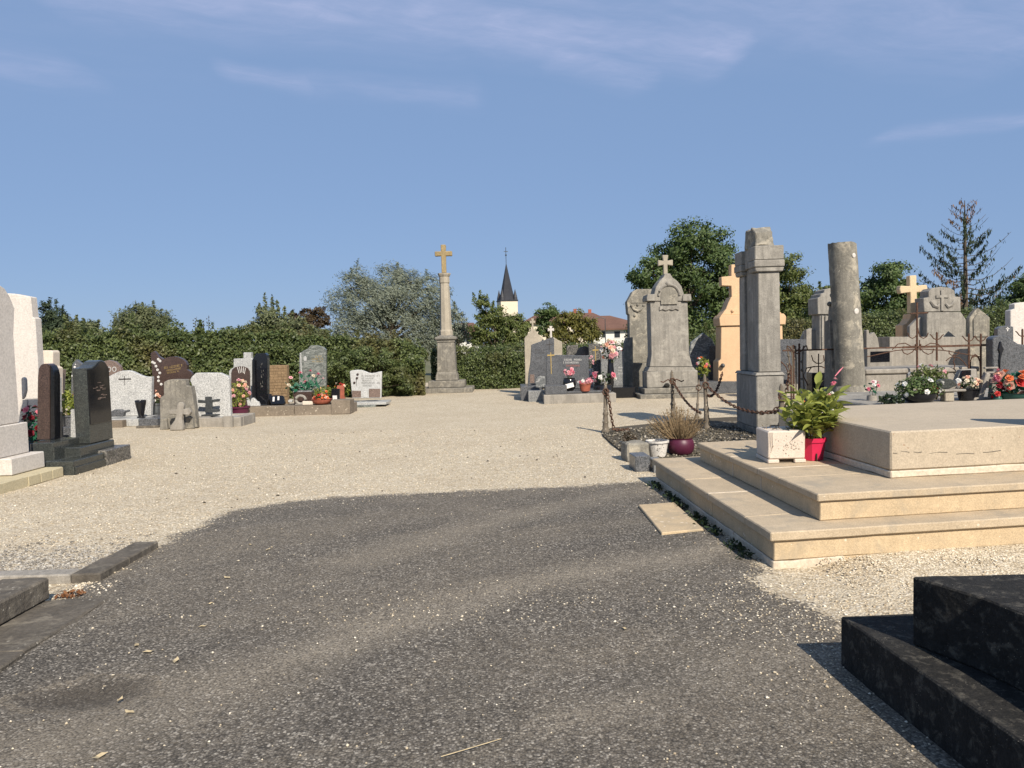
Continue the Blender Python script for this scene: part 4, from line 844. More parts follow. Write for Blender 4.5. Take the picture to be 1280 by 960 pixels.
# brown stele with orchid
r, fr = stele('headstone', 'brown granite headstone with flame-shaped corner, gold lettering and white orchid', 19.0, zm(180, 430, .1198, [(90, 640), (90, 380), (75, 220), (65, 100), (105, 72), (125, 95), (150, 130), (200, 158), (230, 143), (270, 133), (310, 130), (360, 137), (405, 158), (435, 185), (450, 220), (447, 268), (490, 290), (500, 320), (480, 360), (440, 395), (440, 640)]), M['brown_granite'], .13)
inscription(r, fr, [(205, 228, 460, 2.6), (208, 226, 463.2, 2.0), (209, 224, 466.2, 1.8)], M['gold'], 3, -.16)
m = MB()
for px, py, q in zm(180, 430, .1198, [(110, 200), (150, 160), (125, 232), (168, 178), (90, 190), (142, 270), (165, 302), (150, 345), (152, 385), (180, 420)]) and [(a, b, .032) for a, b in zm(180, 430, .1198, [(110, 200), (150, 160), (125, 232), (168, 178), (90, 190), (142, 270), (165, 302), (150, 345), (152, 385), (180, 420)])]:
    x, z = fr(px, py)
    for k in range(5): m.ball((x + .02 * math.cos(k * 1.257), fr.front - .002, z + .02 * math.sin(k * 1.257)), .016, 5, 3)
m.obj('orchid', M['engrave_light'], r)
bouquet('bouquet', 'small white and peach flowers at the foot of the brown headstone', (P(196, 515, 18.4).x, 18.4, .0), .10, .35, .75, ['white', 'peach'], 9, .05, M['dark_leaf'], 40, .07, ('jar', M['bronze'], .12, .42))
# old grey stone with leaning cross
r, fr = stele('headstone', 'old weathered grey headstone with broken shoulder, a small stone cross leaning on it', 16.25, zm(180, 430, .1198, [(168, 885), (165, 690), (168, 560), (205, 535), (205, 400), (245, 378), (300, 368), (432, 370), (440, 438), (490, 440), (510, 560), (540, 780), (552, 875)]), M['dark_stone'], .20, 0, .012, rough=.006, cuts=3)
MB().box(-.36, -.19, -.19, -.103, 0, .24, .02, .0).obj('shoulder', M['dark_stone'], r, .012, rough=.006, cuts=2); MB().box(.17, .36, -.19, -.103, 0, .26, .02, .0).obj('shoulder', M['dark_stone'], r, .012, rough=.006, cuts=2)
r, fr = stele('stone_cross', 'small pale stone cross leaning against the old grey headstone', 15.9, zm(180, 430, .1198, [(330, 645), (345, 612), (388, 610), (402, 640), (396, 686), (455, 668), (482, 712), (458, 748), (392, 738), (388, 790), (408, 868), (405, 905), (268, 905), (268, 862), (312, 800), (326, 740), (252, 738), (245, 700), (328, 685)]), M['concrete'], .10, 0, .012, 'cross'); r.rotation_euler = (R(-7), 0, 0)
# white granite with bronze cross
r, fr = stele('headstone', 'white rough granite headstone with clipped corners behind a bronze cross', 17.1, zm(180, 430, .1198, [(530, 760), (500, 430), (480, 385), (490, 350), (540, 302), (600, 300), (790, 300), (870, 335), (887, 362), (905, 760)]), M['white_granite'], .13, .0)
cz0 = .21
r, fr = stele('bronze_cross', 'dark bronze cross ornament standing in front of the white clipped-corner headstone', 16.85, zm(180, 430, .1198, [(636, 716), (640, 618), (562, 615), (562, 582), (636, 590), (636, 550), (700, 550), (702, 582), (785, 572), (782, 600), (708, 608), (706, 680), (785, 682), (785, 706), (708, 716)]), M['bronze'], .06, cz0, .006, 'cross')
MB().box(-.16, .20, -.08, .08, 0, .03).obj('base', M['bronze'], r, .006)
xa, xb_ = P(244, 525, 16.4).x, P(301, 525, 16.4).x
kerb_frame('grave_kerb', 'pale concrete grave kerb with corner block, in front of the white clipped-corner headstone', xa, xb_, 16.4, 17.35, .21, .17, M['concrete'], 'fblr', .95, fill=M['light_granite'], fillz=.85)
x_ = P(286, 530, 16.36).x; tag(MB().box(-.1, .1, -.05, .05, -.02, .24).obj('corner_block', M['concrete'], None, .012, loc=(x_, 16.34, 0), rough=.003, cuts=2), 'rounded concrete corner block at the front right of the pale kerb', 'block')
# cross stele with arch
r, fr = stele('headstone', 'light grey headstone topped by a square cross, left of the black headstone', 20.2, zm(270, 420, .1145, [(140, 760), (140, 385), (160, 360), (190, 345), (190, 248), (298, 245), (298, 180), (384, 180), (384, 245), (425, 245), (425, 760)]), M['light_granite'], .16, 0)
A_ = zm(270, 420, .1145, [(170, 760), (170, 400), (180, 365), (210, 340), (260, 330), (310, 332), (350, 350), (372, 385), (375, 430), (375, 760)]); pp = [fr(a, b) for a, b in A_]
m = MB(); m.prism([(x, max(0, z)) for x, z in pp], fr.front - .03, fr.front - .001); pan = m.obj('arched_panel', M['brown_granite'], r, .005); fr.front -= .03
fr2 = [(a, b) for a, b in zm(270, 420, .1145, [(255, 365), (270, 360), (285, 355), (300, 362), (312, 372)])]
m = MB()
for i, (a, b) in enumerate(fr2): x, z = fr(a, b); m.tube([(x, fr.front - .004, z - .10), (x + .02 * (i - 2), fr.front - .004, z + .06)], .008, 4)
m.obj('engraving', M['engrave_light'], pan)
bouquet('potted_plant', 'peach and cream flowers over green foliage in a purple pot beside the white granite stone', (P(299, 512, 18.3).x, 18.3, 0), .26, .30, .98, ['peach', 'cream', 'peach', 'pink'], 34, .055, M['lime_leaf'], 420, .075, ('pot', M['purple_pot'], .24, .30), 'plant')
# black headstone
r, fr = stele('headstone', 'glossy black granite headstone with slanted top standing on the brown kerb', 19.3, zm(270, 420, .1145, [(392, 745), (392, 275), (405, 240), (440, 190), (535, 186), (552, 205), (560, 245), (560, 745)]), M['black_granite'], .20, .2, .01)
m = MB(); a = fr(270 + 392 * .1145, 480)[0]; b = fr(270 + 448 * .1145, 480)[0]; zt_ = fr(318, 450)[1]; m.prism([(a, fr.front + .10), (b, fr.front - .05), (b, fr.front - .001), (a + .01, fr.front + .10)], 0.0, zt_, 'z'); m.obj('side_facet', M['black_granite'], r)
m = MB()
for k in range(14): x, z = fr(325.5 + random.random() * 5, 455 + random.random() * 35); m.box(x, x + .012, fr.front - .003, fr.front, z, z + .03 + .04 * random.random())
m.obj('engraving', M['flecked_granite'], r)
r, fr = stele('headstone', 'rough brown stacked-stone headstone right of the black one', 20.4, zm(270, 420, .1145, [(558, 760), (560, 322), (640, 318), (775, 318), (780, 760)]), M['stacked'], .2, 0, .01, rough=.0)
m = MB(); rnd = random.Random(5); fz = fr(346, 457)[1]; xa_ = fr(334.5, 480)[0]; xb2 = fr(358.8, 480)[0]; nrow = 16
for j in range(nrow):
    x = xa_
    while x < xb2 - .03:
        w = rnd.uniform(.05, .13); x2 = min(x + w, xb2); MB().box(x + .003, x2 - .003, fr.front - rnd.uniform(.012, .03), fr.front - .001, j * fz / nrow + .003, (j + 1) * fz / nrow - .003).obj('brick', M['stacked'], r); x = x2
# brown kerb grave
xa, xb_ = P(299, 519, 18.85).x, P(437, 515, 18.85).x
r = kerb_frame('grave_kerb', 'long brown speckled granite kerb grave carrying vases and plaques, left of centre', xa, xb_, 18.85, 20.1, .235, .30, M['brown_slab'], 'flr', 1.3, fill=M['brown_slab'], fillz=.96, rough=.002)
ZK = .24
r, fr = stele('figurine', 'small white bird-shaped ornament on the left end of the brown kerb', 19.0, zm(270, 420, .1145, [(345, 770), (330, 680), (345, 675), (375, 730), (380, 690), (400, 672), (425, 690), (440, 710), (465, 720), (480, 770)]), M['white_marble'], .09, ZK, .01, 'ornament')
r, fr = stele('book_plaque', 'black granite book-shaped plaque with two small white photographs, on the brown kerb', 19.1, zm(270, 420, .1145, [(600, 752), (560, 655), (640, 648), (725, 655), (750, 735), (735, 750)]), M['black_granite'], .1, ZK, .01, 'plaque'); r.rotation_euler = (R(-18), 0, 0)
for q in ((612, 670, 634, 720), (664, 664, 686, 706)): a, b = zm(270, 420, .1145, [q[:2], q[2:]]); face_boxes(r, fr, [(*a, *b)], M['engrave_light'], 'photograph', .005)
bouquet('vase', 'little black vase behind the black book plaque', (P(336.5, 498, 19.4).x, 19.4, ZK), .03, .1, .2, ['white'], 0, .02, M['dark_leaf'], 0, .05, ('jar', M['black_pot'], .09, .27), 'vase')
# stone ring
a = P(375.5, 508, 19.0); r = thing('stone_ring', 'pale stone wreath ring standing on the brown kerb', 'ornament', (a.x, 19.05, ZK)); m = MB(); m.tube([(.12 * math.cos(t), .0, .125 + .10 * math.sin(t)) for t in [math.pi * 2 * k / 16 for k in range(17)]], .035, 7); m.obj('ring', M['grey_stone'], r, smooth=True); MB().box(-.13, .13, -.05, .05, 0, .03).obj('foot', M['grey_stone'], r, .005)
boxthing('plaque', 'small cream memorial plaque in front of the pale stone ring', 'plaque', 18.92, 378, 391, 501.5, 510, .05, M['cream_stone'], ZK)
boxthing('plaque', 'tiny flat white plaque between the book plaque and the stone ring', 'plaque', 19.3, 360, 365, 500, 503, .12, M['white_marble'], ZK)
bouquet('flower_bowl', 'brown bowl of orange-red flowers on the right part of the brown kerb', (P(402, 506, 19.0).x, 19.05, ZK), .22, .08, .24, ['orange', 'red', 'orange', 'peach'], 34, .045, M['dark_leaf'], 60, .06, ('bowl', M['terracotta'], .24, .13))
# vase of big roses
a = P(380, 500, 19.4); r = thing('rose_vase', 'square brown stone vase of tall pink and white roses on the brown kerb', 'flowers', (a.x, 19.4, ZK))
MB().box(-.22, .22, -.12, .12, 0, .30, -.02, -.01).obj('vase', M['brown_granite'], r, .012); MB().box(-.235, .235, -.13, .13, .302, .335).obj('rim', M['grey_granite'], r, .006)
sm = MB(); cn = {'rose': [], 'pink': [], 'cream': []}; LQ = []
for k, (px, py, c, q) in enumerate(((375.5, 466, 'rose', .06), (388, 464, 'rose', .06), (398, 468.5, 'rose', .085), (392, 470, 'cream', .06), (363.5, 472, 'pink', .055), (381.5, 477, 'rose', .05), (361, 481.5, 'cream', .065), (356.5, 478, 'cream', .03), (404, 473, 'pink', .03))):
    p = P(px, py, 19.3); v = (p.x - a.x, -.1, p.z - ZK); cn[c] += petals(v, q, 6); sm.tube([(v[0] * .2, 0, .3), (v[0] * .7, -.05, v[2] * .75), v], .008, 5)
    for j in range(5): LQ.append((v[0] * random.uniform(.3, .9), -.08, .3 + (v[2] - .3) * random.uniform(.2, .85)))
sm.obj('stems', M['fake_leaf'], r); quads('leaves', leaves(np.array(LQ) + RNG.normal(0, .05, (len(LQ), 3)), np.tile([0, -1, .3], (len(LQ), 1)), .14, .6), M['fake_leaf'], r, 'stuff')
for c in cn: quads('blossoms', cn[c], M['petal_' + c], r, 'stuff')
bouquet('potted_plant', 'bushy yellow-green plant in the middle of the brown kerb grave', (P(405, 496, 19.5).x, 19.5, ZK), .29, .12, .46, ['orange', 'peach'], 7, .045, M['lime_leaf'], 420, .09, ('bowl', M['black_pot'], .2, .16), 'plant', asp=.3)
bouquet('bouquet', 'loose red and yellow flowers behind the dark lantern plaque', (P(428, 496, 19.8).x, 19.8, ZK), .22, .10, .52, ['orange', 'red', 'cream'], 12, .045, M['lime_leaf'], 120, .06, ('jar', M['terracotta'], .08, .15))
r, fr = boxthing('lantern_plaque', 'dark plaque with a small portrait photograph at the right end of the brown kerb', 'plaque', 19.15, 414, 424, 486, 500, .12, M['black_granite'], ZK)
face_boxes(r, fr, [(416, 494.5, 421.5, 500)], M['engrave_light'], 'photograph', .02)
boxthing('stone_block', 'grey corner block at the right end of the brown kerb', 'block', 18.82, 414, 437.5, 500, 519, .5, M['brown_slab'])
boxthing('plaque', 'pinkish upright plaque behind the portrait plaque', 'plaque', 19.5, 421, 430, 482, 500, .06, M['terracotta'], ZK)
# green marble
r, fr = stele('headstone', 'grey-green marble headstone with peaked top, pale stripe and gold lettering', 20.9, zm(350, 420, .11457, [(205, 640), (208, 195), (255, 160), (300, 140), (325, 112), (345, 102), (400, 102), (470, 120), (500, 150), (500, 640)]), M['green_marble'], .15, .0)
face_boxes(r, fr, [(375, 441, 378.5, 488)], M['light_granite'], 'pale_stripe', .01)
x, z = fr(381.5, 448.5); m = MB(); n = 14; m.prism([(x + .045 * math.cos(2 * math.pi * k / n), z + .07 * math.sin(2 * math.pi * k / n)) for k in range(n)], fr.front - .01, fr.front - .0005); m.obj('medallion', M['light_granite'], r, .004)
inscription(r, fr, [(394, 401, 445.5, 2), (389.5, 404, 448.8, 2.4), (390, 404, 452, 1.6)], M['gold'], 8)
# small white wavy headstone
r, fr = stele('headstone', 'small white wavy-topped headstone with three dark roses and dark lettering', 21.5, zm(350, 420, .11457, [(788, 680), (760, 388), (775, 378), (800, 373), (845, 369), (890, 372), (930, 385), (965, 400), (1000, 406), (1040, 400), (1075, 390), (1110, 384), (1104, 680)]), M['white_marble'], .1, .12)
inscription(r, fr, [(452, 475, 469.8, 2.0), (452, 467, 473, 1.8), (452, 464.5, 475.8, 1.8), (452, 474.5, 478.8, 2.2), (452.5, 465, 482, 1.8)], M['engrave_dark'], 12)
for px, py in ((447, 468), (446.2, 472.6), (443, 478.4)):
    x, z = fr(px, py); m = MB(); m.ball((x, fr.front - .004, z), .035, 7, 5); m.ball((x + .015, fr.front - .012, z + .012), .02, 6, 4); m.obj('rose_relief', M['brown_granite'], r)
m = MB(); x, z = fr(446, 478); m.tube([(x, fr.front - .002, z + .12), (x - .02, fr.front - .002, z - .1)], .006, 4); m.obj('rose_stem', M['engrave_dark'], r)
sc_ = S(21.3)
r = thing('grave_slab', 'pale grey-green stepped granite slab under the small white headstone', 'grave slab', (P(458, 505, 21.2).x, 21.2, 0)); MB().box(-.58, .60, -.35, .55, .05, .125).obj('slab', M['light_granite'], r, .008); MB().box(-.50, .32, -.42, .45, -.02, .048).obj('footing', M['green_marble'], r, .008)
boxthing('plaque', 'small pinkish-brown plaque left of centre before the white wavy headstone', 'plaque', 21.1, 440, 451, 488.5, 497, .05, M['rose_granite'], .125)
boxthing('plaque', 'larger rosy plaque at the right foot of the white wavy headstone', 'plaque', 21.1, 461, 475, 486, 497, .05, M['rose_granite'], .125)
boxthing('plaque', 'tiny white plaque between the two pinkish plaques', 'plaque', 21.05, 454, 459, 489.5, 497, .04, M['white_marble'], .125)

# ================================================================== CALVARY CROSS
YC = 26.9; b = P(560, 491, YC); k = S(26.9)
r = thing('calvary_cross', 'tall weathered stone cross on a slender shaft and stepped pedestal before the hedge', 'cross', (b.x, YC, 0)); cx0 = b.x
def zc(py): return P(557, py, 26.5).z
MB().box(-.90, .90, -.78, .78, -.02, .16).obj('step', M['dark_stone'], r, .02, rough=.006, cuts=3); MB().box(-.62, .62, -.55, .55, .163, .40).obj('step', M['dark_stone'], r, .02, rough=.006, cuts=3)
MB().box(-.39, .39, -.39, .39, .403, .62, .02, .02).obj('plinth', M['dark_stone'], r, .02)
MB().lathe([(.50, .622), (.46, .70), (.44, .72)], n=4).obj('moulding', M['dark_stone'], r).rotation_euler = (0, 0, R(45))
MB().box(-.325, .325, -.325, .325, .70, 1.72, .03, .03).obj('die', M['dark_stone'], r, .015, rough=.003, cuts=3)
MB().box(-.315, .315, -.315, .315, 1.722, 1.80).obj('necking', M['dark_stone'], r, .012)
MB().box(-.37, .37, -.37, .37, 1.803, 1.91).obj('cap', M['dark_stone'], r, .03); MB().box(-.33, .33, -.33, .33, 1.913, 1.97, .14, .14).obj('cap_slope', M['dark_stone'], r)
zs0, zs1 = 1.965, zc(343)
m = MB(); m.lathe([(.235, zs0), (.235, zs0 + .14), (.205, zs0 + .20), (.165, zs1 - .28)], n=8); m.obj('shaft', M['pale_stone'], r, rough=.004, cuts=1)
m = MB(); m.lathe([(.165, zs1 - .278), (.185, zs1 - .25), (.175, zs1 - .05), (.20, zs1 - .02), (.225, zs1 + .04), (.225, zs1 + .075)], n=8); m.obj('capital', M['pale_stone'], r)
zt_ = zc(304); za = zc(315.5)
m = MB(); m.prism(cross_outline(0, zs1 + .078, zt_, .30, za, .082, .078, .008), -.075, .075); m.obj('cross', M['golden_stone'], r, .02, rough=.004, cuts=2)

# ================================================================== CENTRE-RIGHT TOMBS
Z8 = lambda pts: zm(640, 395, .11976, pts)
def cross_on(root, fr, px, py0, py1, hpx, arm_py, tpx, mat, th=.08, flare=.0, name='cross'):
    k = S(fr.Y); x, za = fr(px, py1); zt = fr(px, py0)[1]; zr = fr(px, arm_py)[1]
    m = MB(); m.prism(cross_outline(x, za, zt, hpx * k, zr, tpx * k, None, flare), -th / 2, th / 2); return m.obj(name, mat, root, .008)
r, fr = stele('headstone', 'pale old pointed headstone topped by a small cross, left of the grey granite tomb', 24.2, Z8([(140, 760), (130, 232), (185, 168), (205, 135), (238, 135), (262, 182), (330, 238), (335, 760)]), M['pale_stone'], .2, 0, .012, rough=.004, cuts=2)
cross_on(r, fr, 666, 398, 412.5, 3.4, 402.5, 1.1, M['pale_stone'], .08, .02)
r, fr = stele('headstone', 'pale old gabled headstone with flared cross, half hidden behind the pointed grey slab', 23.6, Z8([(330, 760), (330, 280), (400, 240), (438, 222), (470, 245), (525, 270), (528, 760)]), M['pale_stone'], .2, 0, .012, rough=.004, cuts=2)
cross_on(r, fr, 689, 407.5, 422, 3.9, 412, 1.2, M['white_stone'], .08, .022)
r, fr = stele('headstone', 'slate-grey granite headstone rising to a point at its right side, with faint cross', 22.4, Z8([(160, 760), (172, 600), (192, 480), (202, 300), (300, 265), (420, 224), (440, 236), (442, 760)]), M['slate_granite'], .14)
face_boxes(r, fr, [(Z8([(388, 262)])[0][0], Z8([(388, 262)])[0][1], 687.4, 437)], M['engrave_dark'], 'engraved_cross', .002); face_boxes(r, fr, [(683, 430.4, 690.5, 431.2)], M['engrave_dark'], 'engraved_cross', .002)
inscription(r, fr, [(669, 681, 437.5, 1.8), (669, 680, 441, 1.8), (669.5, 678, 447, 2.4)], M['engrave_dark'], 21)
r, fr = stele('headstone', 'low slate-grey granite headstone with a gold cross and pale lettering', 21.3, Z8([(358, 760), (358, 412), (470, 406), (800, 412), (806, 760)]), M['slate_granite'], .14, .1)
face_boxes(r, fr, [(688.0, 440.5, 689.6, 467.5)], M['gold'], 'gold_cross', .012); face_boxes(r, fr, [(684, 443.3, 693, 444.7)], M['gold'], 'gold_cross', .013)
inscription(r, fr, [(703, 726, 449.6, 2.0), (704, 724, 453.2, 2.0)], M['engrave_light'], 31); inscription(r, fr, [(708, 724, 457, 2.0)], M['engrave_red'], 33)
# base slabs
b = G(720, 503); xl = P(680, 503, 20.2).x; xr = P(769, 500, 20.4).x
r = thing('grave_slab', 'stepped grey granite grave base with lichen-spotted front edge', 'grave slab', (xl, 20.2, 0))
MB().box(0, xr - xl, 0, 1.5, -.02, .235).obj('footing', M['concrete'], r, .012, rough=.004, cuts=2); MB().box(.05, .62, .12, .75, .238, .47).obj('block', M['slate_granite'], r, .01); MB().box(.63, xr - xl - .1, .25, 1.4, .238, .30).obj('slab', M['slate_granite'], r, .01)
xl2 = P(651, 495, 21.8).x
r = thing('grave_slab', 'dark granite grave base at the left foot of the pointed grey headstone', 'grave slab', (xl2, 21.6, 0)); MB().box(0, .62, 0, 1.4, -.02, .40).obj('slab', M['slate_granite'], r, .012); MB().box(.2, .85, -.5, -.01, -.02, .30).obj('step', M['grey_granite'], r, .012)
boxthing('plaque', 'small reddish-topped lantern at the left foot of the pointed grey headstone', 'lantern', 21.75, 662.5, 668, 468, 479, .08, M['rose_granite'], .40)
r, fr = stele('plaque', 'grey marble plaque with round edge leaning at the foot of the pointed headstone', 21.2, Z8([(250, 745), (245, 690), (255, 650), (290, 625), (345, 630), (355, 745)]), M['veined_marble'], .05, .30, .006, 'plaque')
bouquet('flower_vase', 'dark round vase of bright pink flowers before the low grey headstone', (P(712, 487, 20.7).x, 20.7, .30), .13, .38, .62, ['pink', 'rose', 'pink'], 24, .05, M['dark_leaf'], 30, .06, ('round', M['black_pot'], .17, .34)); 
bouquet('flower_pot', 'orange-red pot of pink flowers on the grey grave base', (P(731.5, 490, 20.5).x, 20.5, .29), .19, .17, .34, ['pink', 'rose', 'pink', 'white'], 34, .05, M['dark_leaf'], 40, .06, ('pot', M['terracotta'], .165, .21))
a_ = P(712, 482, 20.5); o = MB().box(-.11, .11, -.006, .006, -.06, .06).obj('note_card', M['engrave_light'], None, loc=(a_.x, 20.49, a_.z)); o.rotation_euler = (R(-12), R(-14), 0); tag(o, 'small pale blue-white card leaning on the dark round vase', 'card')
# dark graves behind
r, fr = stele('headstone', 'speckled grey headstone with a black half-arch beside it, behind the low grey one', 24.3, Z8([(570, 760), (570, 312), (690, 300), (690, 760)]), M['flecked_granite'], .15)
r, fr = stele('headstone', 'black arched headstone edge peeking over the low grey headstone', 24.0, Z8([(668, 760), (668, 400), (685, 355), (715, 325), (755, 315), (790, 320), (808, 350), (815, 420), (815, 760)]), M['black_granite'], .16)
r, fr = stele('headstone', 'narrow dark granite pillar headstone with a gold cross', 23.4, Z8([(815, 760), (800, 292), (860, 288), (925, 294), (925, 760)]), M['flecked_granite'], .16)
face_boxes(r, fr, [Z8([(866, 318), (877, 500)])[0] + Z8([(866, 318), (877, 500)])[1]], M['gold'], 'gold_cross', .012); face_boxes(r, fr, [Z8([(840, 350)])[0] + Z8([(902, 361)])[0]], M['gold'], 'gold_cross', .013)
r, fr = stele('headstone', 'broad grey speckled headstone with peaked top behind the post of pink flowers', 22.8, Z8([(930, 800), (928, 352), (990, 322), (1010, 322), (1100, 350), (1165, 372), (1165, 800)]), M['grey_granite'], .16)
inscription(r, fr, [(773, 779, 459.5, 1.6), (773, 779, 463, 1.6), (773, 779, 467, 1.6)], M['engrave_light'], 41)
bouquet('bouquet', 'pale pink flowers hanging beside the narrow gold-cross headstone', (P(738, 480, 22.6).x, 22.6, .2), .11, .35, 1.05, ['pink', 'white'], 12, .05, M['dark_leaf'], 30, .07, ('jar', M['light_granite'], .12, .62))
MB_ = P(760, 500, 21.6)
r = thing('grave_slab', 'dark polished grave base under the broad speckled headstone', 'grave slab', (P(768, 495, 21.9).x, 21.9, 0)); MB().box(-.8, .55, -.3, .9, -.02, .30).obj('slab', M['black_granite'], r, .01)
bouquet('bouquet', 'bouquet of pink, peach and cream roses in a black vase behind the chain post', (P(764, 492, 21.5).x, 21.5, .30), .30, .78, 1.32, ['pink', 'peach', 'cream', 'white', 'pink'], 34, .085, M['dark_leaf'], 60, .12, ('jar', M['black_pot'], .10, .80))
bouquet('bouquet', 'low cluster of white and pink flowers with dark leaves behind the chain post', (P(754, 495, 20.9).x, 20.9, .0), .34, .50, .78, ['white', 'pink', 'rose'], 12, .085, M['dark_leaf'], 150, .10, ('round', M['black_pot'], .26, .45))

# ------------------------------------------------------------------ ornate monument
ZT = lambda pts: zm(770, 310, .20833, pts)
YT = 21.3
fr = Frame(YT, ZT([(185, 880), (492, 880)])); sc_ = S(YT)
r = thing('monument', 'ornate grey stone monument with rounded pediment, medallion and cross on top', 'monument', (fr.cx, YT + .35, 0)); th = .62; f0 = -.35
def tl(pts): return [fr(*p) for p in ZT(pts)]
MB().box(-.95, 1.05, f0 - .35, .6, -.02, .115).obj('step', M['dark_stone'], r, .015, rough=.006, cuts=3)
MB().box(-.80, .95, f0 - .16, .5, .118, .27).obj('step', M['dark_stone'], r, .015, rough=.006, cuts=3)
p = tl([(187, 870), (186, 742), (490, 742), (491, 870)]); MB().box(p[0][0], p[2][0], f0, .40, .273, p[1][1]).obj('plinth', M['grey_stone'], r, .015, rough=.003, cuts=2)
p = tl([(190, 740), (203, 715), (465, 715), (487, 740)]); m = MB(); m.prism(p, f0 + .03, .37); m.obj('moulding', M['grey_stone'], r, .008)
p = tl([(205, 713), (216, 640), (208, 320), (432, 320), (443, 640), (463, 713)]); m = MB(); m.prism(p, f0 + .06, .33); m.obj('shaft', M['grey_stone'], r, .012, rough=.003, cuts=2)
for q0, q1 in ((186, 240), (400, 452)):
    p = tl([(q0, 318), (q0 - 2, 300), (q0 + 4, 278), (q1 - 4, 276), (q1, 300), (q1, 318)]); m = MB(); m.prism(p, f0 - .02, .38); m.obj('cornice', M['grey_stone'], r, .01)
p = tl([(236, 318), (232, 272), (242, 232), (262, 200), (285, 176), (298, 152), (326, 152), (340, 176), (372, 200), (395, 230), (408, 272), (404, 318)]); m = MB(); m.prism(p, f0 + .03, .33); m.obj('pediment', M['grey_stone'], r, .012)
c_, z_ = tl([(320, 285)])[0]; rad_ = 58 * .20833 * sc_
m = MB(); m.tube([(c_ + rad_ * 1.08 * math.cos(a), f0 + .02, z_ + rad_ * 1.1 * math.sin(a)) for a in [math.pi * k / 14 for k in range(15)]], .035, 6); m.obj('arch_moulding', M['grey_stone'], r, smooth=True)
m = MB(); m.prism([(c_ + rad_ * .86 * math.cos(a), z_ + rad_ * .9 * math.sin(a)) for a in [math.pi * k / 12 for k in range(13)]] + [(c_ - rad_ * .86, z_ - .24), (c_ + rad_ * .86, z_ - .24)], f0 + .012, f0 + .028); m.obj('medallion', M['lichen_stone'], r, .006)
p = tl([(262, 350), (280, 344), (300, 352), (320, 344), (345, 352), (362, 346), (382, 352), (380, 374), (360, 366), (340, 374), (320, 368), (300, 376), (280, 368), (262, 376)]); m = MB(); m.prism(p, f0 + .02, f0 + .058); m.obj('ribbon', M['grey_stone'], r, .008)
c_, z0_ = tl([(311, 154)])[0]; z1_ = tl([(308, 35)])[0][1]; zr_ = tl([(308, 82)])[0][1]
m = MB(); m.prism(cross_outline(c_, z0_ - .02, z1_, .205, zr_, .055, .055, .03), -.06, .06); m.obj('cross', M['pale_stone'], r, .012)
m = MB(); m.ball((c_, f0 + .03, z0_ - .28), .07, 8, 5); m.obj('boss', M['grey_stone'], r)
tag(MB().ball((0, 0, 0), .085, 10, 6, .8).obj('stone', M['soot_stone'], None, loc=(P(834, 492, 21.2).x, 21.22, .335), rough=.008), 'dark rounded stone lying on the step of the ornate monument', 'stone')
# garlanded monument behind it
YU = 24.3; fr = Frame(YU, ZT([(70, 880), (225, 880)])); r = thing('monument', 'weathered stone monument carved with a garland, left behind the ornate monument', 'monument', (fr.cx, YU + .25, 0))
p = tl([(84, 690), (80, 400), (72, 395), (66, 322), (85, 290), (100, 262), (128, 246), (222, 246), (238, 300), (240, 395), (236, 690)]); m = MB(); m.prism(p, -.25, .2); m.obj('slab', M['lichen_stone'], r, .012, rough=.006, cuts=3)
p = tl([(52, 880), (50, 690), (240, 690), (240, 880)]); m = MB(); m.prism([(x, max(0, z)) for x, z in p], -.42, .25); m.obj('base', M['dark_stone'], r, .012)
p = tl([(36, 900), (38, 570), (48, 540), (86, 535), (90, 900)]); m = MB(); m.prism([(x, max(0, z)) for x, z in p], -.75, -.45); m.obj('side_pier', M['dark_stone'], r, .012)
m = MB(); q = tl([(95, 355), (110, 370), (130, 378), (150, 368), (165, 352)]); m.tube([(x, -.262, z) for x, z in q], [.02, .04, .05, .04, .02], 7)
for x, z in tl([(92, 345), (165, 345), (130, 340), (112, 405)]): m.ball((x, -.262, z), .045, 7, 4)
m.obj('garland', M['lichen_stone'], r, smooth=True)
p = tl([(90, 300), (90, 330), (180, 330), (180, 300)]); m = MB(); m.prism(p, -.27, -.2515); m.obj('band', M['lichen_stone'], r, .006)
# veined marble, flowers right of it
r, fr = stele('headstone', 'dark veined marble headstone with pointed top, right of the ornate monument', 24.0, [(861, 490), (862, 440), (864, 428), (879, 416), (890, 424), (896, 436), (896, 490)], M['veined_marble'], .14)
boxthing('headstone', 'plain dark grey headstone partly behind the ochre monument', 'headstone', 23.6, 886, 899, 432, 490, .14, M['slate_granite'])
bouquet('bouquet', 'lime-green plant with coral flowers right of the ornate monument', (P(879, 480, 22.4).x, 22.4, .0), .22, .5, 1.12, ['orange', 'rose', 'white'], 9, .06, M['lime_leaf'], 240, .10, ('jar', M['black_pot'], .2, .45))
boxthing('grave_slab', 'dark grave slab between the ornate monument and the ochre monument', 'grave slab', 22.2, 872, 932, 477, 494, 1.2, M['slate_granite'])
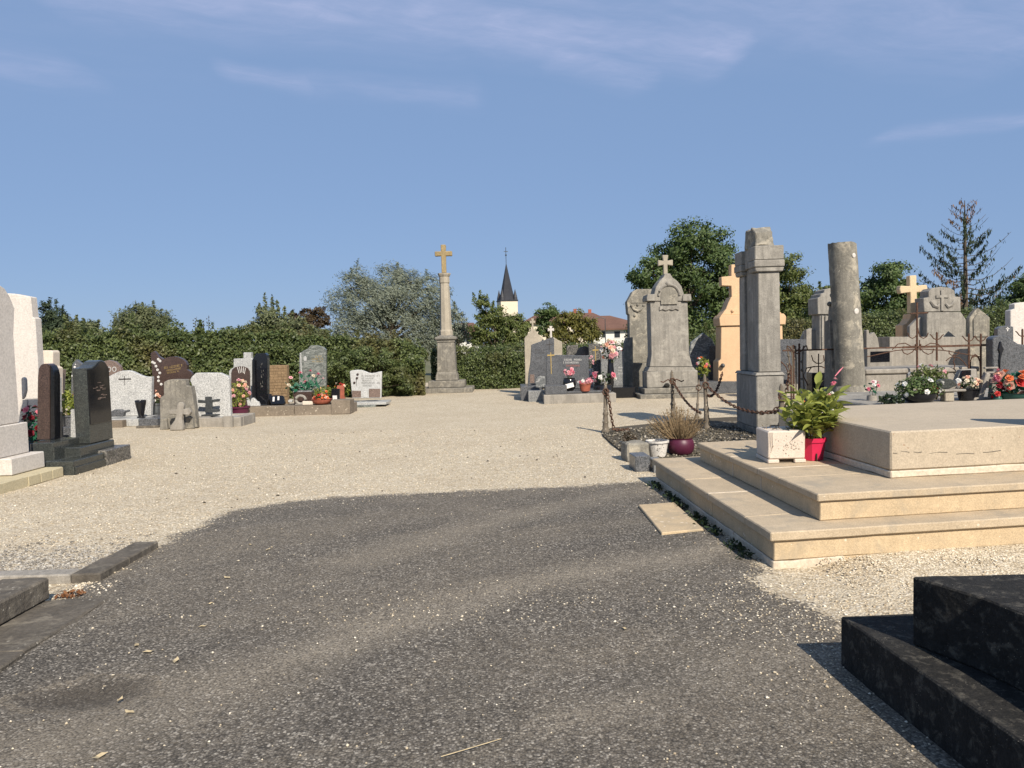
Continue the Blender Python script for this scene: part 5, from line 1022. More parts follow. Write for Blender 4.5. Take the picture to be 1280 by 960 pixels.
# ochre monument
YO = 22.6; fr = Frame(YO, [(899, 480), (981, 480)]); r = thing('monument', 'smooth ochre stone monument with cross, half hidden by the tall pillar', 'monument', (fr.cx, YO + .3, 0))
def po(pts): return [(x, max(0, z)) for x, z in (fr(*q) for q in pts)]
hz = po([(898, 478), (940, 478)])[0][1]
MB().box(-1.15, 1.15, -.5, .5, -.02, hz - .003).obj('base', M['dark_stone'], r, .015)
m = MB(); m.prism(po([(898, 478), (898, 452), (901, 449), (901.5, 408), (978, 406), (979, 447), (982, 450), (986, 476)]), -.3, .3); m.obj('body', M['ochre_stone'], r, .015)
m = MB(); m.prism(po([(899.5, 407.5), (898.5, 398), (901, 394), (979, 392), (982, 396), (981, 405.5)]), -.36, .36); m.obj('cornice', M['ochre_stone'], r, .012)
m = MB(); m.prism(po([(902, 394), (908, 386), (911, 378), (914.5, 371), (963, 369), (967, 376), (970, 384), (978, 392)]), -.26, .26); m.obj('pediment', M['ochre_stone'], r, .012)
m = MB(); m.prism(po([(916.5, 371), (916, 357), (904, 356.5), (903.5, 345.5), (916, 344.5), (916, 330), (961, 328), (962, 343), (976.5, 348), (977, 357.5), (963, 357), (963, 369)]), -.15, .15); m.obj('cross', M['ochre_stone'], r, .012)
x, z = fr(916, 388.5); m = MB(); m.ball((x, -.27, z), .05, 7, 4); m.tube([(x, -.275, z), (x - .03, -.27, z - .09)], [.02, .006], 5); m.obj('carved_bud', M['ochre_stone'], r)
x, z = fr(902.5, 457); m = MB(); m.ball((x, -.38, z), .07, 7, 4); m.tube([(x, -.30, z + .05), (x, -.38, z)], .02, 5); m.obj('rosette_bolt', M['bronze'], r)
m = MB(); x0, z0_ = fr(978, 478); m.prism([(x0, z0_), (x0 + .26, z0_), (x0 + .24, z0_ + .25), (x0 + .17, z0_ + .5), (x0 + .05, z0_ + .72), (x0, z0_ + .78)], -.2, .2); m.obj('buttress', M['cream_stone'], r, .012)

# ------------------------------------------------------------------ tall pillar monument (broad face to the path, -X)
XP = 3.95; YP = 12.42; Wd = .44
r = thing('monument', 'tall dark grey slab monument with gabled top and square corner piers, right of the path', 'monument', (XP, YP, 0))
yB = PX(920.6, 520, XP).y - YP
zl = P(944, 466, YP).z; zt_ = P(945, 340, YP).z; zc_ = P(945, 307, YP).z; za = PX(929, 293, XP + .1).z
MB().box(0, Wd + .02, 0, yB, -.02, .12).obj('footing', M['dark_stone'], r, .012)
MB().box(0.003, Wd + .005, .002, yB - .002, .123, zl - .05).obj('base', M['grey_stone'], r, .015, rough=.003, cuts=2)
MB().box(-.02, Wd + .025, -.02, yB + .02, zl - .047, zl, .03, .03).obj('moulding', M['grey_stone'], r, .008)
pw = .30
MB().box(.055, .055 + .36, .04, .04 + pw, zl + .003, zt_, .008, .008).obj('pier', M['grey_stone'], r, .012, rough=.002, cuts=2)
MB().box(.055, .055 + .36, yB - .04 - pw, yB - .04, zl + .003, zt_, .008, .008).obj('pier', M['grey_stone'], r, .012, rough=.002, cuts=2)
MB().box(.10, .36, .04 + pw + .002, yB - .042 - pw, zl + .003, zt_ + .1).obj('panel', M['grey_stone'], r, .01, rough=.003, cuts=2)
for yy in (.04, yB - .04 - pw):
    MB().box(.02, .45, yy - .035, yy + pw + .035, zt_ + .003, zt_ + .075, -.02, -.0).obj('neck_moulding', M['grey_stone'], r, .012)
    MB().box(-.01, .475, yy - .05, yy + pw + .05, zt_ + .078, zt_ + .19).obj('capital', M['grey_stone'], r, .012); MB().box(.0, .465, yy - .04, yy + pw + .04, zt_ + .193, zc_).obj('capital_block', M['grey_stone'], r, .012)
ym = yB / 2
m = MB(); m.prism([(.40, zt_ + .10), (yB - .40, zt_ + .10), (yB - .36, zc_ - .02), (ym + .12, za), (ym - .02, za + .02), (ym - .12, za - .01), (.36, zc_ - .02)], .06, .40, 'x'); m.obj('gable', M['grey_stone'], r, .01, rough=.008, cuts=3)
m = MB(); m.prism([(.06, zc_ + .003), (yB * .58, zc_ + .003), (yB * .5, za - .0), (yB * .34, za - .01), (yB * .22, za + .01), (.10, za - .08)], .03, .33, 'x'); m.obj('broken_crest', M['lichen_stone'], r, .012, rough=.022, cuts=3)

# ------------------------------------------------------------------ chained plot
soil = [G(745, 538), G(770, 560), G(800, 582), G(860, 575), G(1000, 572), G(1010, 540), G(990, 522), G(900, 522), G(800, 532)]
cxs = sum(p.x for p in soil) / 9; m = MB(); 
sp = smooth_outline([(p.x, p.y) for p in soil], 2)
m.prism(sp, -.02, .020, 'z'); o = m.obj('plot_soil', M['plot'] if 'plot' in M else stone('dark_plot_ground', (.085, .072, .052), .5, 1.6, (.42, .38, .30), .4, 0, bump=1.0, grain=30), None, 0); o['kind'] = 'structure'
sc2 = np.column_stack([RNG.uniform(1.5, 4.6, 5000), RNG.uniform(9.4, 13.8, 5000)])
def inpoly(pts, pol):
    ins = np.zeros(len(pts), bool); pol = np.array(pol)
    for p0, p1 in zip(pol, np.roll(pol, -1, 0)):
        c = ((p0[1] > pts[:, 1]) != (p1[1] > pts[:, 1])); ins ^= c & (pts[:, 0] < p0[0] + (pts[:, 1] - p0[1]) / (p1[1] - p0[1] + 1e-12) * (p1[0] - p0[0]))
    return ins
sc2 = sc2[inpoly(sc2, sp)]; scatter('plot_gravel', sc2, lambda x, y: .02, .010, .03, stones_mat('mossy_gravel', [(0, (.03, .026, .018)), (.6, (.10, .086, .06)), (.9, (.24, .21, .16)), (1, (.44, .4, .33))]), 'mossy grey gravel and rubble inside the chained plot')
def post(label, x, y, h, lean=0, rad=.037):
    r = thing('chain_post', label, 'post', (x, y, 0), 0, 'corroded iron posts of the chained plot')
    m = MB(); m.lathe([(rad * 2.1, 0), (rad * 2.1, .04), (rad * 1.5, .07), (rad * 1.25, .16), (rad * 1.5, .19), (rad * 1.25, .22), (rad * 1.05, h * .34), (rad * 1.35, h * .36), (rad * 1.35, h * .39), (rad, h * .41), (rad * .82, h * .80), (rad * 1.2, h * .82), (rad * 1.2, h * .85), (rad * .8, h * .87), (rad * .7, h * .95), (.01, h)], n=12); m.obj('shaft', M['old_iron'], r, smooth=True, rough=.003)
    m = MB(); m.tube([(.055 * math.cos(a) + .0, -rad * 1.2 + .0, h * .80 + .055 * math.sin(a)) for a in [2 * math.pi * k / 10 for k in range(11)]], .012, 5); m.obj('ring', M['rust'], r)
    r.rotation_euler = (0, R(lean), 0); return r, Vector((x, y, h * .80))
p1 = G(757, 541); r1, t1 = post('corroded iron chain post at the front left corner, beside the asphalt end', p1.x, p1.y, .90, 1)
p1b = G(767, 543); 
p2 = G(842, 530); r2, t2 = post('corroded iron chain post standing behind the dry plant, before the ornate monument', p2.x, p2.y, 1.02, -1)
p3 = G(884, 537); r3, t3 = post('pale corroded iron chain post right of the dry plant', p3.x, p3.y, .98, -2)
p4 = Vector((P(977, 540, 10.9).x, 10.9, 0)); r4, t4 = post('pale corroded iron chain post with ball top, behind the stone planter', p4.x, p4.y, .93, 0, .04)
p5 = G(871, 523); r5, t5 = post('thin rusty chain post between the two middle posts', p5.x, p5.y, .78, 4, .022)
def chain(label, pts, link=.075, rw=.010, cat='chain'):
    link *= .88; rw *= .72
    """links strung along a polyline"""
    pts = [Vector(p) for p in pts]; org = pts[0].copy(); m = MB(); acc = 0; seglen = [(b - a).length for a, b in zip(pts, pts[1:])]; tot = sum(seglen); n = max(3, int(tot / (link * .72)))
    def at(s):
        for a, b, l in zip(pts, pts[1:], seglen):
            if s <= l: return a + (b - a) * (s / l), (b - a).normalized()
            s -= l
        return pts[-1], (pts[-1] - pts[-2]).normalized()
    for i in range(n):
        c, t = at(tot * (i + .5) / n); sd = t.cross(Vector((0, 0, 1))); sd = sd.normalized() if sd.length > .1 else Vector((1, 0, 0)); up = sd.cross(t); w = sd if i % 2 else up
        m.tube([c - org + t * (link * .5 * math.cos(a)) + w * (link * .29 * math.sin(a)) for a in [2 * math.pi * k / 10 for k in range(11)]], rw, 5)
    tag(m.obj('chain', M['rust'], None, loc=org), label, cat, 'rusty chains of the plot')
def sag(a, b, d, n=14): a, b = Vector(a), Vector(b); return [a + (b - a) * (k / n) - Vector((0, 0, d * 4 * (k / n) * (1 - k / n))) for k in range(n + 1)]
chain('rusty chain hanging down the front left iron post', [t1 + Vector((.02, -.06, .05)), t1 + Vector((.07, -.07, -.2)), t1 + Vector((.10, -.06, -.45)), (p1.x + .14, p1.y - .05, .06), (p1.x + .3, p1.y - .02, .045), (p1.x + .42, p1.y + .05, .04)], .085, .014)
chain('rusty chain falling from the middle post towards the ground on the right', sag(t2, (p3.x - .12, p3.y - .05, .30), .10), .085, .013)
chain('rusty chain drooping from the pale post down to the pillar front', sag(t3, (4.05, 12.1, .42), .16) + sag((4.05, 12.1, .42), (4.15, 11.7, .55), .05)[1:], .085, .013)
pend = P(925, 512, 11.6); plf = P(901, 494, 13.2)
chain('rusty chain swinging low behind the pale post towards the ochre monument', sag((p3.x, p3.y + .02, .62), (4.0, 14.6, .95), .18), .085, .013)
chain('rusty chain sagging across the pillar front up to a hanging hook', sag((3.72, 11.55, .46), (4.02, 11.35, .64), .06) + sag((4.02, 11.35, .64), (4.10, 11.32, 1.10), .02)[1:], .085, .013)
# iron hanger carrying that chain
r = thing('iron_rod', 'thin rusty iron upright holding the chain end before the pillar', 'iron rod', (4.12, 11.34, 0)); m = MB(); m.tube([(0, 0, 0), (0, 0, 1.16)], .012, 6); m.tube([(0, 0, 1.16), (-.03, -.02, 1.2), (-.05, -.02, 1.14)], .01, 5); m.obj('rod', M['rust'], r)
# middle post fittings
for nm, pp_, hh in (('left', p2, .80),):
    m = MB(); 
    for s_ in (-1, 1): m.tube([(0, 0, 0), (s_ * .08, 0, .05), (s_ * .17, 0, .0), (s_ * .22, 0, .02)], .012, 5)
    o = m.obj('cross_arms', M['rust'], r2); o.location = (0, -.02, hh)
# loose blocks, pots
a = G(795, 577)
tag(MB().box(-.17, .15, -.14, .22, -.02, .24, .015, .01).obj('stone_block', M['lichen_stone'], None, .02, loc=(a.x + .03, a.y + .14, 0), rough=.014, cuts=3), 'rough squared stone block beside the peeling white pot', 'block').rotation_euler = (0, 0, R(8))
bouquet('weed_tuft', 'dark dry weed tuft growing behind the rough stone block', (G(787, 556).x, G(787, 556).y, 0), .12, .0, .24, ['cream'], 0, .02, M['copper_leaf'], 90, .10, None, 'weed', asp=.2)
a = G(808, 588)
tag(MB().box(-.14, .05, -.17, .17, -.02, .19).obj('kerb_stone', M['slate_granite'], None, .008, loc=(a.x - .02, a.y + .10, 0)), 'dark grey granite kerb piece at the back end of the stone steps', 'kerb stone').rotation_euler = (0, 0, R(4))
tag(MB().box(-.05, .06, -.16, .13, -.02, .15).obj('kerb_stone', M['grey_granite'], None, .008, loc=(a.x + .11, a.y - .02, 0)), 'light-topped granite kerb piece touching the back end of the lower step', 'kerb stone')
a = G(825, 574); r = thing('flower_pot', 'peeling white stone pot beside the purple pot', 'pot', (a.x, a.y + .17, 0)); vase(r, 'pot', M['white_pot'], .150, .235)
a = G(855, 572); r = thing('flower_pot', 'round dark purple pot with a large dry brown plant', 'plant', (a.x, a.y + .18, 0)); vase(r, 'round', M['purple_pot'], .175, .25)
tw = MB()
for k in range(330):
    an = random.uniform(0, 6.28); sp_ = random.random() ** .6; x = math.cos(an) * sp_ * .42 - .06; y = math.sin(an) * sp_ * .20; h = .25 + random.uniform(.18, .50) * (1.05 - sp_ * .5)
    tw.tube([(x * .25, y * .25, .2), (x * .7, y * .7, .2 + (h - .2) * .6), (x, y, h)], [.0045, .0035, .002], 3)
tw.obj('dry_stems', M['twig'], r, kind='stuff')
C = []
for k in range(900):
    an = random.uniform(0, 6.28); sp_ = random.random() ** .6; C.append((math.cos(an) * sp_ * .42 - .06, math.sin(an) * sp_ * .20, .25 + random.uniform(.05, .45) * (1.05 - sp_ * .5)))
M['dry_foliage'] = leafmat('dry_foliage', (.17, .12, .06), (.27, .21, .11), .2)
quads('dry_leaves', leaves(np.array(C), RNG.normal(0, 1, (900, 3)), .035, .3), M['dry_foliage'], r, 'stuff')

# ================================================================== STEPPED TAN TOMB
fv = Vector((.9917, .1285, 0)); lv = Vector((-.0515, .9987, 0))
def quad(o, a0, a1, b0, b1): return [tuple((Vector((o[0], o[1], 0)) + fv * a + lv * b)[:2]) for a, b in ((a0, b0), (a1, b0), (a1, b1), (a0, b1))]
rt = thing('stepped_tomb', 'broad tan limestone tomb base of two steps and a raised platform', 'tomb', (1.74, 5.20, 0)); ro = (1.74, 5.20)
def tp(name, o, a0, a1, b0, b1, z0, z1, mat, bev=.008, **k):
    q = [(x - ro[0], y - ro[1]) for x, y in quad(o, a0, a1, b0, b1)]; m = MB(); m.prism(q, z0, z1, 'z'); return m.obj(name, mat, rt, bev, **k)
o1 = (1.74, 5.20); o2 = (2.17, 5.47); o3 = (2.955, 6.0); T = M['tan_stone']
tp('cement_footing', o1, .028, .55, .022, 3.45, -.03, .055, M['cement'], .006, rough=.008, cuts=4)
j1 = 1.41; j2 = 2.10; B1 = 3.45
for b0, b1 in ((.045, j1 - .02), (j1 - .01, j2 - .004), (j2 + .004, B1)): tp('riser', o1, .035, .16, b0, b1, .058, .195, T, .006, rough=.0028, cuts=3)
for a0, a1 in ((.036, 2.35), (2.356, 5.0)): tp('riser', o1, a0, a1, .03, .2, .057, .196, T, .006, rough=.0028, cuts=3)
tp('riser_foot', o1, .52, 5.0, .034, .2, -.03, .0555, T, .003)
tp('tread', o1, 0, 2.5, 0, .50, .198, .262, M['grey_tan'], .008, rough=.0028, cuts=4); tp('tread', o1, 2.503, 5, 0, .50, .198, .262, M['grey_tan'], .008)
tp('tread', o1, 0, .62, .501, j1 - .012, .198, .262, M['grey_tan'], .008, rough=.0028, cuts=3); tp('tread', o1, 0, .62, j1 + .012, j2 - .002, .198, .260, M['grey_tan'], .008); tp('tread', o1, 0, .62, j2 + .002, B1, .198, .262, M['grey_tan'], .008)
# gravel heaped against the front of the lower step
m = MB(); na = 60; vs = []; fs = []
for k in range(na + 1):
    a = .30 + 4.6 * k / na; e = min(1, k / 6)
    for b, z in ((.04, .062), (-.06, .058), (-.20, .034), (-.40, .012), (-.62, -.012)):
        v = Vector((o1[0], o1[1], 0)) + fv * a + lv * b; vs.append((v.x, v.y, z * e + .008 * mnoise.noise(Vector((a * 5, b * 9, 0))) - .004 * (1 - e)))
for k in range(na):
    for j in range(4): fs.append((k * 5 + j, k * 5 + j + 1, k * 5 + j + 6, k * 5 + j + 5))
m.poly(vs, fs); m.obj('gravel_bank', M['gravel'], None, smooth='all')['kind'] = 'structure'
ab = np.column_stack([RNG.uniform(.35, 4.0, 2600), -np.abs(RNG.normal(0, .25, 2600))]); bk = np.array([[o1[0] + fv.x * a + lv.x * b, o1[1] + fv.y * a + lv.y * b] for a, b in ab])
scatter('bank_stones', bk, lambda x, y: max(0, .06 - .13 * max(0, (o1[1] + (x - o1[0]) * fv.y / fv.x - y))), .005, .011, M['chips'], 'loose beige stones heaped against the front of the tan steps')
tp('mortar_joint', o1, .004, .615, j1 - .011, j1 + .011, .20, .2635, M['cement'], .002)
# second step
B2 = 2.95; k1, k2 = 1.16, 1.88
for b0, b1 in ((.04, k1 - .006), (k1 + .006, k2 - .006), (k2 + .006, B2)): tp('riser', o2, .03, .16, b0, b1, .264, .402, T, .006, rough=.0028, cuts=3)
for bb in (k1, k2): tp('mortar_joint', o2, .027, .1, bb - .0055, bb + .0055, .266, .40, M['cement'], .001)
for a0, a1 in ((.03, 1.9), (1.906, 4.6)): tp('riser', o2, a0, a1, .026, .2, .263, .403, T, .006, rough=.0028, cuts=3)
tp('tread', o2, 0, 2.2, 0, .70, .405, .462, M['grey_tan'], .008, rough=.0028, cuts=4); tp('tread', o2, 2.203, 4.6, 0, .70, .405, .462, M['grey_tan'], .008)
tp('tread', o2, 0, 1.2, .701, k1 - .01, .405, .462, M['grey_tan'], .008); tp('tread', o2, 0, 1.2, k1 + .01, k2 - .008, .405, .461, M['grey_tan'], .008); tp('tread', o2, 0, 1.2, k2 + .008, B2, .405, .462, M['grey_tan'], .008)
for bb in (k1, k2): tp('mortar_joint', o2, .004, 1.1, bb - .009, bb + .007, .41, .4635, M['cement'], .002)
# platform
M['platform'] = stone('smooth_tan_platform', (.43, .36, .265), .85, 1.12, (.30, .20, .13), .10, .10, bump=.3, grain=70)
tp('cement_footing', o3, -.006, 4, -.006, 2.2, .4635, .52, M['cement'], .008, rough=.007, cuts=4)
tp('platform_block', o3, 0, 4, 0, 2.2, .522, .832, M['platform'], .012, rough=.0018, cuts=4)
# cracks and flaked mortar on the platform front
m = MB(); 
def tl3(a, b): v = Vector((o3[0], o3[1], 0)) + fv * a + lv * b; return (v.x - ro[0], v.y - ro[1])
for s0, s1, z_ in ((.02, .30, .655), (.33, .95, .648)):
    prev = None; n = 8
    for k in range(n + 1):
        a = s0 + (s1 - s0) * k / n; x, y = tl3(a, -.0025); q = (x, y, z_ - .03 * (a - s0) + .03 * mnoise.noise(Vector((a * 14, z_ * 30, 0))))
        if prev and (k * 7 + int(z_ * 1000)) % 3: m.tube([prev, q], .0009 + .0016 * random.random(), 4)
        prev = q
m.obj('crack', M['engrave_dark'], rt)
# loose slab on the asphalt
q = [G(798, 631, .03), G(827, 666, .03), G(880, 661, .03), G(843, 628, .03)]; c = sum(q, Vector()) / 4
m = MB(); m.prism([(p.x - c.x, p.y - c.y) for p in q], -.012, .032, 'z'); tag(m.obj('loose_slab', T, None, .006, loc=(c.x, c.y, 0), rough=.001, cuts=2), 'loose tan stone slab lying on the asphalt beside the steps', 'slab')
# weeds in the shade along the steps
n = 900; s_ = RNG.uniform(.25, 3.2, n); C = np.array([np.array([o1[0], o1[1], 0]) + np.array(lv) * b + np.array(fv) * (-.03 - abs(RNG.normal(0, .045))) for b in s_]); C[:, 2] = RNG.uniform(.01, .06, n)
keepm = np.array([mnoise.noise(Vector((b * 3.1, 2, 0))) > -.12 for b in s_]); o = quads('weeds', leaves(C[keepm], RNG.normal(0, 1, (keepm.sum(), 3)) + [0, 0, 1], .045, .4), M['dark_leaf'], None, 'stuff'); tag(o, 'low dark weeds growing along the foot of the lower step', 'weeds')

# planter and red pot on the second step
a = G(985, 579, .462); w = 45.5 * S(a.y) / 2
r = thing('stone_planter', 'square beige cast-stone planter with scalloped relief, on the second step', 'planter', (a.x, a.y + .20, .462), R(-2)); h = .29
m = MB(); m.box(-w, w, -.19, .19, .035, h, -.004, -.004); m.obj('body', M['planter'], r, .012)
for x0, x1 in ((-w - .006, -w * .42), (w * .42, w + .006)): MB().box(x0, x1, -.196, .196, 0, .034).obj('foot', M['planter'], r, .006)
MB().box(-w * .42 + .002, w * .42 - .002, -.15, .15, .004, .034).obj('recess', M['soil'], r)
m = MB()
for k in range(3): m.tube([(-w * (1.0 - .11 * k), -.195, h - .01), (-w * (.98 - .11 * k), -.197, h * .55), (-w * (1.0 - .05 * k), -.195, .06 + .02 * k)], .007, 5)
m.obj('draped_relief', M['planter'], r, smooth=True)
m = MB(); rnd = random.Random(4)
for k in range(46): x = rnd.gauss(.03, .05); z = .16 + rnd.gauss(0, .035); m.ball((x, -.1935, z), rnd.uniform(.004, .008), 5, 3)
m.obj('flower_relief', stone('relief_stone', (.50, .43, .35), .9, 1.1, None, 0, 0, bump=.2), r, kind='stuff')
MB().box(-w + .02, w - .02, -.17, .17, h - .06, h - .018).obj('soil', M['soil'], r)
tw = MB()
for k in range(26): x = random.uniform(-w * .8, w * .8); tw.tube([(x, random.uniform(-.12, .1), h - .03), (x + random.uniform(-.03, .03), random.uniform(-.14, .1), h + random.uniform(.0, .035))], .003, 3)
tw.obj('dry_stubble', M['twig'], r, kind='stuff')
a = G(1022, 577, .462); r = thing('potted_plant', 'crimson octagonal plastic pot with leafy pink-flowered plant beside the stone planter', 'plant', (a.x, a.y + .12, .462), R(22.5))
MB().lathe([(.088, 0), (.092, .005), (.112, .165), (.122, .168), (.124, .205), (.114, .207), (.108, .175)], n=8).obj('pot', M['red_pot'], r)
MB().lathe([(.105, .165), (.004, .18)], n=8, cap=False).obj('soil', M['soil'], r); MB().box(-.004, .004, -.108, -.09, .0, .07).obj('pot_slot', M['soil'], r).rotation_euler = (0, 0, R(-22.5))
# leaves, one object each, three shared meshes
def leaf_me(i, L, w, bend):
    me = bpy.data.meshes.new('leaf_%d' % i); n = 5; vs = []; fs = []
    for k in range(n + 1):
        t = k / n; ww = w * (math.sin(math.pi * min(1, t * .93 + .05)) ** .8); z = bend * (t * t) * L; vs += [(-ww, t * L, z + ww * .35), (0, t * L, z), (ww, t * L, z + ww * .35)]
    for k in range(n): fs += [(3 * k, 3 * k + 1, 3 * k + 4, 3 * k + 3), (3 * k + 1, 3 * k + 2, 3 * k + 5, 3 * k + 4)]
    me.from_pydata(vs, [], fs); [setattr(p, 'use_smooth', True) for p in me.polygons]; me.materials.append(M['pot_leaf']); return me
LM = [leaf_me(i, .105, .024, -.35) for i in range(1)] + [leaf_me(1, .09, .026, .1), leaf_me(2, .12, .022, -.6)]
pr = random.Random(12); stems = MB(); nl = 0
for s in range(33):
    an = pr.uniform(0, 6.28); rad = pr.random() ** .6 * .27; top = Vector((math.cos(an) * rad * 1.25, math.sin(an) * rad * .9, pr.uniform(.40, .66) + (.07 if rad < .13 else -.03)))
    b0 = Vector((math.cos(an) * .03, math.sin(an) * .03, .17)); mid = (b0 + top) * .5 + Vector((math.cos(an), math.sin(an), 0)) * .02; stems.tube([b0, mid, top], [.004, .0035, .002], 4)
    for j in range(9):
        t = .30 + .70 * (j + .5) / 9; p = b0.lerp(mid, t * 2) if t < .5 else mid.lerp(top, t * 2 - 1); q = an + j * 2.4 + pr.uniform(-.4, .4); el = pr.uniform(.1, 1.0) + (.25 if t > .8 else 0)
        o = bpy.data.objects.new('leaf', LM[pr.randrange(3)]); COL.objects.link(o); o.parent = r; o.location = p; s_ = pr.uniform(.65, 1.05)
        o.rotation_euler = (el, pr.uniform(-.5, .5), q - 1.57); s_ *= 1.38; o.scale = (s_, s_, s_); nl += 1
    if nl > 290: break
stems.obj('stems', M['stem'], r)
for (px, py, kk, q) in ((1042, 479, 'rose', .028), (1044, 474, 'pink', .026), (1037, 494, 'pink', .026), (1040, 491, 'white', .02), (1003, 502, 'orange', .026), (1041, 513, 'white', .018), (1022, 488, 'cream', .014)):
    p = P(px, py, a.y + .06); v = Matrix.Rotation(-R(22.5), 3, 'Z') @ Vector((p.x - a.x, -.06, p.z - .462)); quads('blossom', petals(v, q, 5), M['petal_' + kk], r)
p = P(1050, 463, a.y + .08); v = Matrix.Rotation(-R(22.5), 3, 'Z') @ Vector((p.x - a.x, -.04, p.z - .462)); MB().tube([v + Vector((-.06, 0, -.05)), v, v + Vector((.04, 0, .03))], [.004, .007, .002], 5).obj('bud', M['petal_rose'], r)

# ================================================================== RIGHT FOREGROUND: BLACKENED TOMB
r = thing('blackened_tomb', 'blackened stone tomb with one step at the lower right corner', 'tomb', (1.6, 3.2, 0)); ox, oy = 1.6, 3.2
m = MB(); m.prism([(1.55 - ox, 3.64 - oy), (3.2, 3.66 - oy), (3.2, -2.4), (1.74 - ox, -2.4), (1.64 - ox, 2.45 - oy)], -.03, .25, 'z'); m.obj('step', M['soot_stone'], r, .007, rough=.003, cuts=5)
m = MB(); m.prism([(1.70 - ox, 3.27 - oy), (3.0, 3.29 - oy), (3.0, -2.2), (2.02 - ox, -2.2), (1.90 - ox, 2.65 - oy), (1.83 - ox, 2.98 - oy)], .252, .55, 'z'); m.obj('block', M['soot_stone'], r, .007, rough=.003, cuts=5)
# unseen headstone-shaped slab added off to the right to cast the platform's shadow
m = MB(); m.prism([(4.22 - ro[0], .464), (5.2 - ro[0], .464), (5.2 - ro[0], 1.15), (4.34 - ro[0], 1.46), (4.25 - ro[0], 1.40)], 5.86 - ro[1], 6.0 - ro[1]); m.obj('headstone', M['grey_stone'], rt, .01)

# ================================================================== BROKEN COLUMN
YK = 13.4; b0 = P(1071.5, 482, YK); b1 = P(1060.3, 302, YK); zpl = P(1072, 508, YK).z; zto = P(1072, 498, YK).z
r = thing('broken_column', 'tall broken stone column mottled with lichen, leaning slightly left', 'column', (b0.x, YK + .25, 0))
MB().box(-.5, .52, -.5, .5, -.02, zpl - .12).obj('pedestal', M['dark_stone'], r, .02, rough=.008, cuts=3)
MB().box(-.38, .44, -.36, .36, zpl - .117, zto - .01).obj('plinth', M['lichen_stone'], r, .03, rough=.015, cuts=3)
m = MB(); rb = .238
m.lathe([(.28, zto - .008), (.305, zto + .035), (.305, zto + .12), (.285, zto + .17), (.262, zto + .205)], n=24); m.obj('base_ring', M['lichen_stone'], r, smooth=True, rough=.005)
ax = Vector((b1.x - b0.x, 0, b1.z - b0.z)); H = ax.length; m = MB(); n = 28; st_ = 22
vs = []; fs = []
for j in range(st_ + 1):
    t = j / st_; c = Vector((0, 0, zto + .206)).lerp(Vector((b1.x - b0.x, 0, b1.z)), t); rr = .243 - .007 * t
    for k in range(n):
        a = 2 * math.pi * k / n; q = c + Vector((rr * math.cos(a), rr * math.sin(a), 0)); w = mnoise.noise_vector(q * 7) * .006 + mnoise.noise_vector(q * 21) * .0035
        if j == st_: w = w + Vector((0, 0, -.035 * max(0, math.cos(a - .3)) + .02 * mnoise.noise(Vector((math.cos(a) * 3, math.sin(a) * 3, 1)))))
        vs.append(q + w)
for j in range(st_):
    for k in range(n): fs.append((j * n + k, j * n + (k + 1) % n, (j + 1) * n + (k + 1) % n, (j + 1) * n + k))
fs += [tuple(range(n - 1, -1, -1)), tuple(st_ * n + k for k in range(n))]
m.poly(vs, fs); m.obj('shaft', M['lichen_stone'], r, smooth=True)
for px, py, q in ((1066.5, 319.5, .042), (1069.5, 389, .052)):
    p = P(px, py, YK + .06); m = MB(); t = (p.z - zto) / (b1.z - zto); cxl = (b1.x - b0.x) * t; dx = p.x - b0.x - cxl; yy = -math.sqrt(max(.001, .243 ** 2 - dx ** 2)) - .001
    m.lathe([(q, 0), (q * .8, .005), (q * .3, .008)], n=12); o = m.obj('lichen_patch', M['pale_lichen'] if 'pale_lichen' in M else M['white_stone'], r); o.location = (p.x - b0.x, yy, p.z); o.rotation_euler = (R(90), 0, math.atan2(dx, -yy))
# dark carved slab beside it (broad face to the left, in shade)
XD = 6.1; pts = [PX(a, b, XD) for a, b in ((1030, 500), (1030.4, 402), (1034.5, 400), (1036, 381), (1042, 377), (1043.5, 340), (1048, 334), (1053, 336), (1057, 500))]; oyd = 14.3
r = thing('headstone', 'dark carved stone slab in shade, close on the left of the broken column', 'headstone', (XD, oyd, 0)); m = MB(); m.prism([(p.y - oyd, max(0, p.z)) for p in pts], 0, .2, 'x'); m.obj('slab', M['dark_stone'], r, .012, rough=.006, cuts=3)
m = MB()
for a, b in ((1043, 345), (1042.6, 357), (1041.5, 369), (1038, 380), (1044.5, 337)): p = PX(a, b, XD); m.ball((-.015, p.y - oyd, p.z), .05, 7, 5)
m.obj('carved_buds', M['dark_stone'], r, smooth=True)
m = MB(); p = PX(1040, 400, XD); m.tube([(-.01, p.y - oyd, p.z), (-.01, p.y - oyd - .1, p.z - .9)], .05, 6); m.obj('carved_rib', M['dark_stone'], r)

# ================================================================== RIGHT BACKGROUND
ZC = lambda pts: zm(1000, 230, .21875, pts); ZR = lambda pts: zm(1060, 330, .19784, pts); ZB = lambda pts: zm(1100, 390, .140625, pts); ZW = lambda pts: zm(960, 400, .1328, pts)
YG = 18.2; fr = Frame(YG, ZC([(100, 940), (205, 940)])); r = thing('monument', 'grey stone monument with fluted pilaster and stepped crown, left of the broken column', 'monument', (fr.cx, YG + .3, 0))
def pg(f, pts): return [(x, max(0, z)) for x, z in (f(*q) for q in pts)]
m = MB(); m.prism(pg(fr, ZC([(118, 1100), (118, 745), (215, 745), (215, 1100)])), -.25, .25); m.obj('shaft', M['grey_stone'], r, .012)
m = MB(); m.prism(pg(fr, ZC([(102, 745), (100, 652), (115, 646), (118, 628), (136, 622), (140, 604), (165, 596), (215, 588), (215, 745)])), -.30, .3); m.obj('crown', M['grey_stone'], r, .012, rough=.004, cuts=2)
